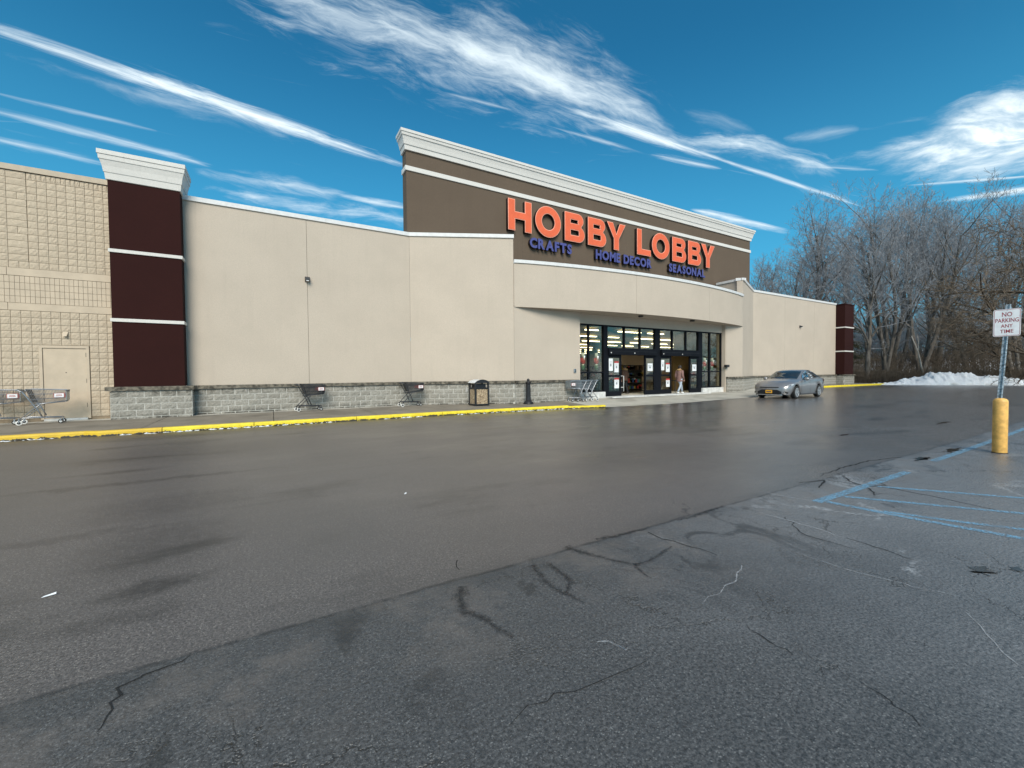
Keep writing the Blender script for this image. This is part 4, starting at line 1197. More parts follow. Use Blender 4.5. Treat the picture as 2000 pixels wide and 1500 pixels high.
# ------------------------------------------------------------------ wall fittings
def wall_light(x, z, y, lab):
    t = thing('wall_light', lab, 'light', (x, y, z))
    MB().box(x - .085, x + .085, y - .05, y, z - .095, z + .095).build('back_box', BLACK, t, bevel=.01)
    b = MB(); b.add([(x - .078, y - .05, z + .088), (x + .078, y - .05, z + .088), (x + .062, y - .20, z + .02), (x - .062, y - .20, z + .02), (x - .078, y - .05, z - .08), (x + .078, y - .05, z - .08), (x + .062, y - .20, z - .05), (x - .062, y - .20, z - .05)],
                    [(0, 1, 2, 3), (3, 2, 6, 7), (7, 6, 5, 4), (0, 3, 7, 4), (1, 5, 6, 2)])
    b.build('hood', CHAR, t)
    MB().box(x - .045, x + .045, y - .19, y - .06, z - .088, z - .065).build('lens', PAPER, t)
wall_light(1.215, 5.16, YM, 'dark boxy wall light on the long left wall, above the panel joint')
wall_light(37.94, 5.18, YM, 'dark wall light on the far right wall, above the parked car')
tx = thing('outlet_box', 'small grey outlet box on the beige wall left of the entrance', 'outlet', (12.66, YF, 1.55))
MB().box(12.60, 12.74, YF - .05, YF - .002, 1.50, 1.68).build('cover', STEEL, tx, bevel=.01); MB().box(12.63, 12.71, YF - .058, YF - .05, 1.54, 1.58).build('slot', BLACK, tx); MB().box(12.63, 12.71, YF - .058, YF - .05, 1.61, 1.65).build('slot', BLACK, tx)
jb = thing('door_control_box', 'small black box on the right jamb of the entrance', 'box', (24.8, 15.85, 1.8))
MB().box(24.60, 24.90, 15.62, 15.795, 1.76, 1.92).build('case', BLACK, jb, bevel=.012); MB().box(24.66, 24.84, 15.612, 15.62, 1.80, 1.88).build('face', CHAR, jb)
wp = MB(); wp.lathe([(.03, 7.5), (.03, 7.56)], (0, 0, 0), 8)

# ------------------------------------------------------------------ trash bin
def bin_():
    x, y, z = 7.53, 15.80, pave_z(7.53, 15.8); hw = .29
    t = thing('trash_bin', 'black trash bin with pebble panels and a pale domed lid against the block base', 'trash bin', (x, y, z))
    b = MB()
    for sx in (-1, 1):
        for sy in (-1, 1): b.box(x + sx * hw - .035, x + sx * hw + .035, y + sy * hw - .035, y + sy * hw + .035, z, z + .98)
    b.box(x - hw + .02, x + hw - .02, y - hw - .03, y + hw + .03, z + .02, z + .08); b.box(x - hw + .03, x + hw - .03, y - hw - .03, y + hw + .03, z + .70, z + .76)
    b.box(x - hw - .03, x + hw + .03, y - hw + .035, y + hw - .035, z + .021, z + .081); b.box(x - hw - .03, x + hw + .03, y - hw + .036, y + hw - .036, z + .701, z + .761)
    b.build('frame', BLACK, t, bevel=.008)
    for (a0, a1, c0, c1) in ((-hw + .037, hw - .037, -hw - .01, -hw + .015), (-hw + .037, hw - .037, hw - .015, hw + .01), (-hw - .01, -hw + .015, -hw + .037, hw - .037), (hw - .015, hw + .01, -hw + .037, hw - .037)):
        MB().box(x + a0, x + a1, y + c0, y + c1, z + .083, z + .698).build('pebble_panel', PEBBLE, t)
    MB().box(x - .22, x + .22, y - .22, y + .22, z + .05, z + .9).build('liner', BLACK, t)
    b = MB()
    b.grid(10, 6, lambda u, v: (x + (u - .5) * .70, y + (v - .5) * .70, z + .96 + .14 * math.sin(math.pi * u) ** .7))
    b.grid(10, 6, lambda u, v: (x + (u - .5) * .70, y + (v - .5) * .70, z + .95 + .01 * math.sin(math.pi * u)))
    b.build('lid', mat('pale_lid', (.62, .63, .63), .4), t, smooth=True)
    for sy in (-1, 1):
        b = MB(); ring = [(x - .33, y + sy * .33, z + .955)] + [(x - .33 + .66 * k / 10, y + sy * .33, z + .96 + .13 * math.sin(math.pi * k / 10) ** .7) for k in range(11)] + [(x + .33, y + sy * .33, z + .955)]
        b.add(ring, [tuple(range(len(ring)))]); b.build('lid_end', BLACK, t)
bin_()
# decorative bollard
def bollard():
    x, y = 9.70, 15.32; z = pave_z(x, y)
    t = thing('bollard', 'black cast bollard with ball finial and flared foot before the block base', 'bollard', (x, y, z))
    b = MB(); b.lathe([(.23, 0), (.23, .04), (.20, .08), (.15, .12), (.125, .17)], (x, y, z), 20); b.build('foot', BLACK, t, smooth=True)
    b = MB(); b.lathe([(.115, .17), (.105, .3), (.10, .86), (.115, .87), (.12, .90), (.10, .93)], (x, y, z), 12); b.build('shaft', BLACK, t)
    b = MB(); b.lathe([(.13, .93), (.13, .96), (.07, .99), (.04, 1.0), (.06, 1.03), (.065, 1.06), (.045, 1.10), (.01, 1.115)], (x, y, z), 16); b.build('finial', BLACK, t, smooth=True)
bollard()

# ------------------------------------------------------------------ shopping carts
PLRED = mat('faded_red', (.42, .12, .10), .6, var=.1)
def cart_master(name, label, wire, plastic, group):
    t = thing(name, label, 'shopping cart', (0, 0, 0), group)
    def part(n_, mb, m, **k): return mb.build(n_, m, t, **k)
    W2 = .27; WR_ = .0055 if wire is CHAR else .0036
    f_ = MB()
    for s in (-1, 1):
        f_.tube([(-.40, s * .24, .13), (-.34, s * .24, .20), (.38, s * .17, .17)], .013, 6)          # base rail
        f_.tube([(-.40, s * .24, .16), (-.05, s * .25, .52), (.0, s * .25, .56)], .013, 6)            # rear strut
        f_.tube([(-.43, s * W2, .98), (-.33, s * W2, .93), (-.06, s * .25, .42), (.02, s * .22, .22)], .017, 6)  # main post
        f_.tube([(-.20, s * .245, .55), (.46, s * .19, .64)], .011, 6)
    f_.tube([(-.36, -.24, .19), (-.36, .24, .19)], .012, 6); f_.tube([(.38, -.17, .17), (.38, .17, .17)], .012, 6); f_.tube([(.0, -.22, .19), (.0, .22, .19)], .010, 6)
    for k in range(5): f_.tube([(-.3, -.16 + .08 * k, .185), (.36, -.12 + .06 * k, .17)], .005, 4)
    part('frame', f_, wire, smooth=True)
    b = MB()
    def rim(q): return (-.27 + .78 * q, W2 - .05 * q, 1.0 - .04 * q)
    def low(q): return (-.14 + .62 * q, W2 - .06 - .05 * q, .56 + .06 * q)
    for s in (-1, 1):
        b.tube([(rim(0)[0], s * rim(0)[1], rim(0)[2]), (rim(1)[0], s * rim(1)[1], rim(1)[2])], .010, 5)
        b.tube([(low(0)[0], s * low(0)[1], low(0)[2]), (low(1)[0], s * low(1)[1], low(1)[2])], .009, 5)
        for hh in (.33, .66):
            p0 = [low(0)[i] * (1 - hh) + rim(0)[i] * hh for i in range(3)]; p1 = [low(1)[i] * (1 - hh) + rim(1)[i] * hh for i in range(3)]
            b.tube([(p0[0], s * p0[1], p0[2]), (p1[0], s * p1[1], p1[2])], .005, 4)
        for k in range(27):
            q = k / 26; r_, l_ = rim(q), low(q)
            b.tube([(r_[0], s * r_[1], r_[2]), (l_[0], s * l_[1], l_[2])], WR_, 4, cap=False)
    for k in range(14):
        w = -1 + 2 * k / 13
        b.tube([(rim(1)[0], w * rim(1)[1], rim(1)[2]), (low(1)[0], w * low(1)[1], low(1)[2]), (low(0)[0], w * low(0)[1], low(0)[2])], WR_, 4, cap=False)
    for k in range(12):
        q = k / 11; l_ = low(q); b.tube([(l_[0], -l_[1], l_[2]), (l_[0], l_[1], l_[2])], WR_, 4, cap=False)
    b.tube([(rim(1)[0], -rim(1)[1], rim(1)[2]), (rim(1)[0], rim(1)[1], rim(1)[2])], .010, 5); b.tube([(low(1)[0], -low(1)[1], low(1)[2]), (low(1)[0], low(1)[1], low(1)[2])], .009, 5)
    part('basket', b, wire)
    MB().box(.493, .507, -.21, .21, .66, .97).build('front_bumper', plastic, t, bevel=.004)
    c_ = MB(); c_.add([(-.27, -.22, .99), (-.27, .22, .99), (-.15, .20, .62), (-.15, -.20, .62), (-.25, -.22, .99), (-.25, .22, .99), (-.13, .20, .62), (-.13, -.20, .62)], [(0, 1, 2, 3), (4, 7, 6, 5), (0, 3, 7, 4), (1, 5, 6, 2), (0, 4, 5, 1), (3, 2, 6, 7)])
    part('child_seat', c_, BLACK)
    c_ = MB(); c_.tube([(-.43, -W2, .98), (-.43, W2, .98)], .020, 8); c_.tube([(-.43, -.2, .98), (-.43, .2, .98)], .026, 8)
    part('handle', c_, plastic, smooth=True)
    for s in (-1, 1):
        pl = MB(); pl.box(.27, .46, s * .245 - .006, s * .245 + .006, .75, .86); o = pl.build('name_plate', PAPER, t, bevel=.003)
        r_ = MB(); r_.box(.255, .475, s * .240 - .004, s * .240 + .004, .742, .868); r_.build('plate_surround', PLRED, t)
        tp = MB(); tp.box(.30, .43, s * .252 - .001, s * .252 + .001, .785, .80); tp.box(.31, .42, s * .252 - .001, s * .252 + .001, .815, .83); tp.build('plate_print', PLRED, t)
    for (x, y, r) in ((-.41, .24, .065), (-.41, -.24, .065), (.37, .17, .058), (.37, -.17, .058)):
        tl = bpy.data.objects.new('caster', None)
        w_ = MB(); w_.lathe([(r * .78, -.016), (r, -.012), (r, .012), (r * .78, .016)], (x, y, r), 18, axis='y'); wo_ = w_.build('wheel', RUBBER if x > 0 else HUB, t, smooth=False)
        w_ = MB(); w_.lathe([(r * .55, -.020), (r * .55, .020)], (x, y, r), 14, axis='y'); w_.build('hub', HUB if x > 0 else RUBBER, wo_)
        w_ = MB(); w_.box(x - .012, x + .012, y - .028, y - .022, r, r * 2 + .03); w_.box(x - .012, x + .012, y + .022, y + .028, r, r * 2 + .03); w_.build('fork', wire, t)
    return t
CG = 'shopping carts standing along the store front'
c1 = cart_master('shopping_cart', 'light steel shopping cart parked before the service door, basket to the right', CHROME, STEEL, CG)
c2 = cart_master('shopping_cart', 'charcoal shopping cart against the block base, beneath the left wall light', CHAR, CHAR, CG)
def place(t, x, y, deg, label=None, s=1.0):
    t.location = (x, y, pave_z(x, y) + .004); t.rotation_euler = (0, 0, R(deg)); t.scale = (s, s, s)
    if label: t['label'] = label
place(c1, -5.72, 16.95, 8)
place(copy_tree(c1), -6.73, 17.25, 6, 'light steel shopping cart cut off by the left edge of the photo')
place(c2, 1.16, 17.15, 8, s=1.0)
place(copy_tree(c2), 4.95, 17.0, 2, 'charcoal shopping cart against the block base, the one nearer the trash bin')
for i, lab in enumerate(('light steel shopping cart at the basket end of the nest by the entrance', 'middle shopping cart of the nest by the entrance', 'last shopping cart of the nest by the entrance, nearest the doors')):
    cc = copy_tree(c1); place(cc, 12.42 + i * .30, 15.32 - i * .02, 180 - 4, lab)
    if i:
        for ch in list(cc.children):
            if ch.name.startswith(('name_plate', 'plate_')): bpy.data.objects.remove(ch)
# ------------------------------------------------------------------ parked sedan
CPAINT = mat('silver_grey_car_paint', (.31, .295, .29), .32, .6, var=.02, coat=.8)
LAMP = mat('headlight_lens', (.62, .64, .66), .12, .3, var=.05)
LAMPR = mat('tail_light', (.35, .02, .02), .2, var=0)
PLATE = mat('orange_yellow_plate', (.75, .38, .02), .5, var=.03)
ALLOY = mat('silver_wheel_cover', (.50, .51, .52), .35, .6, var=.05)
def sedan():
    t = thing('parked_car', 'silver grey four-door sedan with orange licence plate stopped before the entrance', 'car', (0, 0, 0))
    WX = (1.36, -1.34); WR = .315
    # stations: x, half-widths and heights of the rows (sill, lower side, crease, belt, glass top edge, roof centre)
    def arch(x):
        z = .20
        for w in WX:
            d = abs(x - w)
            if d < .385: z = max(z, .315 + math.sqrt(max(0, .385 ** 2 - d * d)))
        return z
    prof = [  # x, hw, z_belt, hw_top, z_top, z_ctr, nose_lo
        (2.30, .52, .56, .46, .60, .62, .30), (2.24, .68, .60, .58, .66, .68, .24), (2.12, .79, .66, .66, .74, .765, .20), (1.95, .845, .72, .70, .81, .84, .2),
        (1.74, .868, .78, .72, .865, .90, .2), (1.62, .874, .80, .72, .885, .925, .2), (1.50, .878, .82, .72, .90, .945, .2), (1.36, .882, .835, .72, .92, .97, .2), (1.20, .884, .85, .72, .94, .99, .2), (1.06, .885, .862, .72, .955, 1.005, .2), (.985, .885, .87, .735, .955, .995, .2),
        (.80, .886, .885, .72, 1.01, 1.045, .2), (.45, .887, .89, .685, 1.215, 1.255, .2), (.10, .888, .90, .635, 1.375, 1.415, .2), (-.15, .888, .905, .62, 1.425, 1.46, .2), (-.50, .888, .915, .615, 1.44, 1.475, .2), (-.80, .888, .925, .612, 1.43, 1.465, .2),
        (-.955, .887, .94, .59, 1.385, 1.435, .2), (-1.04, .886, .945, .593, 1.37, 1.42, .2), (-1.20, .885, .955, .60, 1.335, 1.385, .2), (-1.34, .882, .965, .61, 1.29, 1.34, .2), (-1.50, .878, .975, .625, 1.235, 1.28, .2), (-1.64, .872, .98, .64, 1.18, 1.22, .2), (-1.725, .868, .985, .65, 1.145, 1.18, .2),
        (-1.90, .855, .985, .67, 1.075, 1.10, .2), (-2.08, .83, .98, .68, 1.05, 1.075, .22), (-2.22, .79, .95, .66, 1.01, 1.035, .26), (-2.31, .72, .80, .60, .84, .86, .32)]
    b = MB(); rows = 8
    P_ = []
    for x, hw, zb, ht, zt, zc, lo in prof:
        a = arch(x) if lo <= .22 else lo
        z1 = max(.36, a + .015); z2 = max(.62, z1 + .05) if zb > .72 else (lo + zb) / 2 + .05
        z2 = min(z2, zb - .02); z1 = min(z1, z2 - .01); a = min(a, z1 - .005)
        half = [(hw - .05, a), (hw - .012, z1), (hw, z2), (hw - .012, zb), (hw - .035, zb + (zt - zb) * .10), (ht, zt), (ht * .62, zt + (zc - zt) * .75), (0, zc)]
        ring = [(x, y, z) for y, z in half] + [(x, -y, z) for y, z in reversed(half[:-1])]
        P_.append(ring); b.v += ring
    n = len(P_[0])
    for i in range(len(P_) - 1):
        for k in range(n - 1): b.f.append((i * n + k, i * n + k + 1, (i + 1) * n + k + 1, (i + 1) * n + k)); b.m.append(0)
    b.f.append(tuple(range(n))); b.m.append(0); b.f.append(tuple((len(P_) - 1) * n + k for k in reversed(range(n)))); b.m.append(0)
    body = b.build('body', CPAINT, t, smooth=True, recalc=True)
    MB().box(-2.15, 2.15, -.72, .72, .17, .60).build('underbody', BLACK, t)
    def lerp(x, col):
        for i in range(len(prof) - 1):
            if prof[i][0] >= x >= prof[i + 1][0]:
                f = (prof[i][0] - x) / (prof[i][0] - prof[i + 1][0]); return prof[i][col] * (1 - f) + prof[i + 1][col] * f
    def side(x, q, off=.006):   # point on the window slope: q 0 belt .. 1 top
        zb, zt, hw, ht = lerp(x, 2), lerp(x, 4), lerp(x, 1), lerp(x, 3)
        z0, y0 = zb + (zt - zb) * .10, hw - .035
        return (x, y0 + (ht - y0) * q + off, z0 + (zt - z0) * q + off * .5)
    def side_panel(name, m, pts, off=.006):
        for s in (1, -1):
            q = [side(x, v, off) for x, v in pts]; b = MB(); b.add([(p[0], s * p[1], p[2]) for p in q], [tuple(range(len(q))) if s > 0 else tuple(reversed(range(len(q))))])
            b.build(name, m, t)
    # side glass with dark surround
    gx = [(.72, .10), (.40, .88), (.08, .93), (-.14, .95), (-.14, .10)]
    side_panel('side_window', CARGLASS, [(.66, .14), (.38, .80), (.05, .87), (-.20, .89), (-.20, .12)], .007)
    side_panel('side_window', CARGLASS, [(-.27, .12), (-.27, .89), (-.85, .87), (-1.05, .83), (-1.18, .12)], .007)
    side_panel('side_window', CARGLASS, [(-1.22, .12), (-1.10, .80), (-1.38, .62), (-1.56, .14)], .007)
    side_panel('window_surround', BLACK, [(.80, .08), (.42, .88), (.08, .95), (-.5, .96), (-.9, .95), (-1.15, .88), (-1.45, .62), (-1.66, .08)], .003)
    # windscreen and rear window as curved sheets over the slope
    def slope(xa, xb, inset_, name, off):
        b = MB()
        def fn(u, v):
            x = xa + (xb - xa) * v; ht, zt, zc = lerp(x, 3), lerp(x, 4), lerp(x, 5)
            y = (u - .5) * 2 * (ht - inset_); a = abs(y) / ht
            z = zc + (zt - zc) * (a ** 1.9)
            return (x + (off if xa > 0 else -off), y, z + off * 1.2)
        b.grid(10, 6, fn); b.build(name, CARGLASS, t, smooth=True)
    slope(.90, .14, .035, 'windscreen', .012); slope(-1.86, -1.08, .045, 'rear_window', .012)
    # wipers
    w_ = MB(); w_.tube([(.93, .35, 1.045), (.83, -.12, 1.085)], .008, 4); w_.tube([(.93, -.25, 1.045), (.83, -.6, 1.06)], .008, 4); w_.build('wiper', BLACK, t)
    # nose: upper grille strip, lower grille, fog lamps, plate, lights
    def nose(y, z, off=.012):
        # x on the front surface: interpolate hull by half-width at that height
        best = 2.30
        for i in range(len(prof) - 1):
            x, hw = prof[i][0], prof[i][1]
            if abs(y) <= hw - .02:
                best = x; break
            best = prof[i + 1][0]
            f = (abs(y) - (prof[i][1] - .02)) / max(.001, prof[i + 1][1] - prof[i][1])
            if f <= 1: best = prof[i][0] + (prof[i + 1][0] - prof[i][0]) * f; break
        return best + off - .16 * max(0, z - .60) * 1.6
    def front_patch(name, m, pts, off=.02, smooth=False):
        b = MB(); b.add([(nose(y, z, off), y, z) for y, z in pts], [tuple(range(len(pts)))]); return b.build(name, m, t)
    def front_strip(name, m, y0, y1, zf0, zf1, off=.02, n_=16):
        b = MB()
        def fn(u, v):
            y = y0 + (y1 - y0) * u; z = zf0(y) + (zf1(y) - zf0(y)) * v; return (nose(y, z, off), y, z)
        b.grid(n_, 2, fn); return b.build(name, m, t, smooth=True)
    front_strip('lower_grille', BLACK, -.56, .56, lambda y: .24, lambda y: .46 - .12 * max(0, (abs(y) - .36)) * 4, .02)
    front_strip('upper_grille', BLACK, -.44, .44, lambda y: .555, lambda y: .595, .02)
    front_strip('bumper_lip', mat('bright_trim', (.5, .5, .51), .3, .7), -.60, .60, lambda y: .19, lambda y: .225, .03)
    for s in (1, -1):
        # headlight wrapping round the corner
        b = MB(); pts = [(2.235, .46, .575), (2.20, .60, .565), (2.02, .815, .60), (1.80, .872, .69), (1.70, .878, .74), (1.86, .855, .745), (2.06, .76, .70), (2.215, .52, .63)]
        q = [(x + .022, s * (y + .012), z) for x, y, z in pts]; b.add(q, [tuple(range(8)) if s > 0 else tuple(reversed(range(8)))]); h_ = b.build('headlight', LAMP, t)
        b = MB(); b.add([(x + .030, s * (y + .018), z) for x, y, z in ((2.12, .68, .60), (2.02, .80, .62), (2.05, .76, .665), (2.14, .64, .65))], [(0, 1, 2, 3)]); b.build('lamp_unit', CHAR, h_)
        b = MB(); b.add([(x + .03, s * y, z) for x, y, z in ((2.235, .60, .30), (2.10, .79, .27), (2.10, .80, .34), (2.22, .66, .385))], [(0, 1, 2, 3)]); b.build('fog_lamp_recess', BLACK, t)
        b = MB(); b.add([(-2.315, s * .42, .80), (-2.23, s * .75, .80), (-2.05, s * .855, .84), (-2.0, s * .86, .93), (-2.2, s * .78, .95), (-2.29, s * .45, .93)], [tuple(range(6))]); b.build('tail_light', LAMPR, t)
        # mirrors
        b = MB(); b.lathe([(.02, -.10), (.075, -.08), (.09, -.02), (.085, .06), (.03, .10)], (.52, s * .99, .99), 10, axis='y'); b.build('mirror', CPAINT, t, smooth=True)
        MB().box(.50, .56, min(s * .86, s * .93), max(s * .86, s * .93), .95, .98).build('mirror_arm', BLACK, t)
        # shut lines, handles, sill
        for x in (.83, -.235, -1.10):
            b = MB(); zs = [.24, .36, .62, .90]
            for k in range(3):
                ya = [lerp(x, 1) - .022, lerp(x, 1) - .010, lerp(x, 1) + .003, lerp(x, 1) - .008]
                b.add([(x - .006, s * (ya[k] + .003), zs[k]), (x + .006, s * (ya[k] + .003), zs[k]), (x + .006, s * (ya[k + 1] + .003), zs[k + 1]), (x - .006, s * (ya[k + 1] + .003), zs[k + 1])], [(0, 1, 2, 3)])
            b.build('shut_line', BLACK, t)
        for x in (-.12, -.98): MB().box(x - .09, x + .09, min(s * .885, s * .912), max(s * .885, s * .912), .80, .825).build('door_handle', CPAINT, t, bevel=.006)
        MB().box(-1.0, 1.0, min(s * .80, s * .872), max(s * .80, s * .872), .18, .235).build('sill', CHAR, t, bevel=.01)
    # plate
    x = nose(0, .36, .05)
    MB().box(x, x + .012, -.155, .155, .285, .44).build('licence_plate', PLATE, t, bevel=.003)
    MB().box(x + .0125, x + .014, -.115, .115, .335, .385).build('plate_figures', mat('navy_figures', (.03, .04, .12), .5), t)
    b = MB(); b.lathe([(.055, 2.268), (.055, 2.285)], (0, 0, .575), 18, axis='x'); b.build('badge', HUB, t)
    # wheels
    for x in WX:
        for s in (1, -1):
            c = (x, s * .78, WR)
            w_ = MB(); w_.lathe([(.20, -.10), (.29, -.105), (WR, -.085), (WR, .085), (.29, .105), (.20, .10)], c, 28, axis='y'); wh = w_.build('tyre', RUBBER, t, smooth=False)
            w_ = MB(); w_.lathe([(.205, -.06), (.205, .06)], c, 24, axis='y'); w_.build('wheel_well', BLACK, wh)
            w_ = MB()
            for k in range(5):
                for dk in (-.16, .16):
                    a = 2 * math.pi * k / 5 + .3
                    pts = [(.03, a), (.205, a + dk - .10), (.205, a + dk + .10)]
                    fr = s * (.78 + .112)
                    w_.add([(x + r * math.cos(q), fr if r < .1 else fr - s * .012, WR + r * math.sin(q)) for r, q in pts] + [(x + .03 * math.cos(a + .6), fr, WR + .03 * math.sin(a + .6))], [(0, 1, 2, 3)])
            w_.lathe([(.055, s * .105), (.05, s * .118)], (x, s * .78, WR), 12, axis='y')
            w_.lathe([(.222, s * .10), (.226, s * .109), (.205, s * .111), (.20, s * .10)], (x, s * .78, WR), 28, axis='y')
            w_.build('rim', ALLOY, wh)
    # seats seen through the glass
    for y in (-.36, .36):
        b = MB(); b.box(-.15, .25, y - .24, y + .24, .5, .66); b.box(-.25, -.12, y - .23, y + .23, .6, 1.08); b.box(-.24, -.16, y - .13, y + .13, 1.1, 1.25); b.build('seat', CHAR, t, bevel=.04)
    b = MB(); b.box(-1.15, -.75, -.6, .6, .5, .66); b.box(-1.3, -1.15, -.6, .6, .6, 1.08); b.build('seat', CHAR, t, bevel=.04)
    return t
car = sedan()
car.location = (24.05, 11.70, .098); car.rotation_euler = (0, 0, R(180 + 4))

# ------------------------------------------------------------------ no-parking sign on a yellow sleeve
def parking_sign():
    x, y = 11.06, 1.96
    t = thing('no_parking_sign', 'white and maroon no parking sign on a leaning galvanised post in a yellow sleeve', 'sign', (x, y, 0))
    b = MB(); b.lathe([(.088, .0), (.092, .01), (.092, .90), (.088, .93), (.07, .955), (.035, .97)], (x, y, 0), 28); b.build('yellow_sleeve', YELLOW_B, t, smooth=True)
    b = MB(); b.lathe([(.10, 0), (.096, .015)], (x, y, 0), 24); b.build('sleeve_foot', RUBBER, t)
    # view-facing frame of the plate: it is turned to the lane
    face = Vector((-x, -y, 0)).normalized(); right = Vector((-face.y, face.x, 0))
    lean = right * .048
    def pt(h, r=0, f=0): return Vector((x, y, 0)) + lean * (h - .9) + Vector((0, 0, h)) + right * r + face * f + right * (-.015)
    b = MB()
    def chan(h):     # U-channel section
        return [pt(h, -.032, -.008), pt(h, -.032, .012), pt(h, -.016, .014), pt(h, -.012, -.012), pt(h, .012, -.012), pt(h, .016, .014), pt(h, .032, .012), pt(h, .032, -.008), pt(h, .014, -.018), pt(h, -.014, -.018)]
    a, c = chan(.5), chan(2.60); b.add(a + c, [(i, (i + 1) % 10, 10 + (i + 1) % 10, 10 + i) for i in range(10)] + [tuple(range(10, 20))])
    b.build('post', POSTG, t, recalc=True)
    b = MB()
    for k in range(12):
        b.lathe([(.005, -.001), (.005, .001)], (0, 0, 0), 6, axis='y') if False else None
    W2, H2, r = .155, .235, .03
    def rr(w, h, r, n=5):
        pts = []
        for cx, cy, a0 in ((w - r, -h + r, -90), (w - r, h - r, 0), (-w + r, h - r, 90), (-w + r, -h + r, 180)):
            pts += arcp_(cx, cy, r, r, a0, a0 + 90, n)
        return pts
    zc = 2.285; tilt = R(1.2)
    def onface(u, v, d):
        u, v = u * math.cos(tilt) - v * math.sin(tilt), u * math.sin(tilt) + v * math.cos(tilt)
        return pt(zc, 0, 0) + right * u + Vector((0, 0, v)) + lean * v * .5 + face * d
    def slab(w, h, r, d0, d1, name, m, ring=None):
        b = MB(); p_ = rr(w, h, r); n = len(p_)
        b.add([onface(u, v, d0) for u, v in p_] + [onface(u, v, d1) for u, v in p_], [tuple(reversed(range(n))), tuple(range(n, 2 * n))] + [(i, (i + 1) % n, n + (i + 1) % n, n + i) for i in range(n)])
        return b.build(name, m, t, recalc=True)
    slab(W2, H2, r, .020, .023, 'sign_plate', SIGNW)
    b = MB(); o_, i_ = rr(W2 - .008, H2 - .008, r - .006), rr(W2 - .014, H2 - .014, r - .010); n = len(o_)
    b.add([onface(u, v, .0238) for u, v in o_] + [onface(u, v, .0238) for u, v in i_], [(k, (k + 1) % n, n + (k + 1) % n, n + k) for k in range(n)])
    b.build('border_line', SIGNR, t)
    for text, v0, h, w in (('NO', .105, .078, .115), ('PARKING', .005, .072, .262), ('ANY', -.085, .060, .135), ('TIME', -.178, .060, .150)):
        cd = bpy.data.curves.new('t', 'FONT'); cd.body = text; cd.size = 1; cd.offset = .012; cd.resolution_u = 3
        o = bpy.data.objects.new('tmp', cd); me = bpy.data.meshes.new_from_object(o); bpy.data.objects.remove(o); bpy.data.curves.remove(cd)
        xs_ = [q.co.x for q in me.vertices]; ys_ = [q.co.y for q in me.vertices]; x0, x1, y0, y1 = min(xs_), max(xs_), min(ys_), max(ys_)
        for q in me.vertices: q.co = onface(((q.co.x - x0) / (x1 - x0) - .5) * w, v0 + (q.co.y - y0) / (y1 - y0) * h, .0242)
        me.name = 'lettering'; me.materials.clear(); me.materials.append(SIGNR); me.update(); link('lettering', me, t)
    for v in (.215, -.212):
        b = MB(); q = onface(0, v, .025); b.add([q + right * .006 * math.cos(k) + Vector((0, 0, .006 * math.sin(k))) for k in [2 * math.pi * j / 8 for j in range(8)]], [tuple(range(8))]); b.build('bolt', STEEL, t)
parking_sign()

# ------------------------------------------------------------------ people
SKIN = mat('skin', (.42, .24, .17), .6, var=.04)
HAIRD = mat('dark_hair', (.02, .014, .01), .6)
PINK = mat('dusty_pink_padded_coat', (.21, .115, .10), .75, var=.10, vscale=14, bump=.6, bscale=18)
JEANS = mat('pale_blue_jeans', (.36, .41, .47), .85, var=.12, vscale=18)
SHOE = mat('white_shoes', (.72, .72, .70), .6)
BROWNJ = mat('brown_jacket', (.09, .05, .035), .8, var=.1)
DARKTR = mat('dark_trousers', (.015, .015, .018), .85)
FUR = mat('tan_fur_trim', (.34, .22, .10), .95, bump=1, bscale=80)
def skin_body(name, joints, bones, m, parent, fingers=True):
    me = bpy.data.meshes.new(name); bm = bmesh.new(); lay = bm.verts.layers.skin.verify(); vs = {}
    for k, (co, r) in joints.items():
        v = bm.verts.new(co); v[lay].radius = (r, r) if not isinstance(r, tuple) else r; vs[k] = v
    bm.verts.ensure_lookup_table(); vs['pelvis'][lay].use_root = True
    for a, c in bones: bm.edges.new((vs[a], vs[c]))
    bm.to_mesh(me); bm.free(); me.materials.append(m)
    o = bpy.data.objects.new(name, me); COL.objects.link(o); o.parent = parent
    s = o.modifiers.new('skin', 'SKIN'); s.use_smooth_shade = True
    sb = o.modifiers.new('sub', 'SUBSURF'); sb.levels = 1; sb.render_levels = 2
    return o
def loft(name, rings, m, parent, n=16, smooth=True):
    b = MB()
    for cx, cy, cz, rx, ry in rings:
        for k in range(n):
            a = 2 * math.pi * k / n; b.v.append((cx + rx * math.cos(a), cy + ry * math.sin(a), cz))
    L = len(rings)
    for i in range(L - 1):
        for k in range(n): b.f.append((i * n + k, i * n + (k + 1) % n, (i + 1) * n + (k + 1) % n, (i + 1) * n + k)); b.m.append(0)
    b.f += [tuple(reversed(range(n))), tuple((L - 1) * n + k for k in range(n))]; b.m += [0, 0]
    o = b.build(name, m, None, smooth=smooth, recalc=True); o.parent = parent; return o
def lpart(name, mb, m, parent, smooth=True):
    o = mb.build(name, m, None, smooth=smooth); o.parent = parent; return o
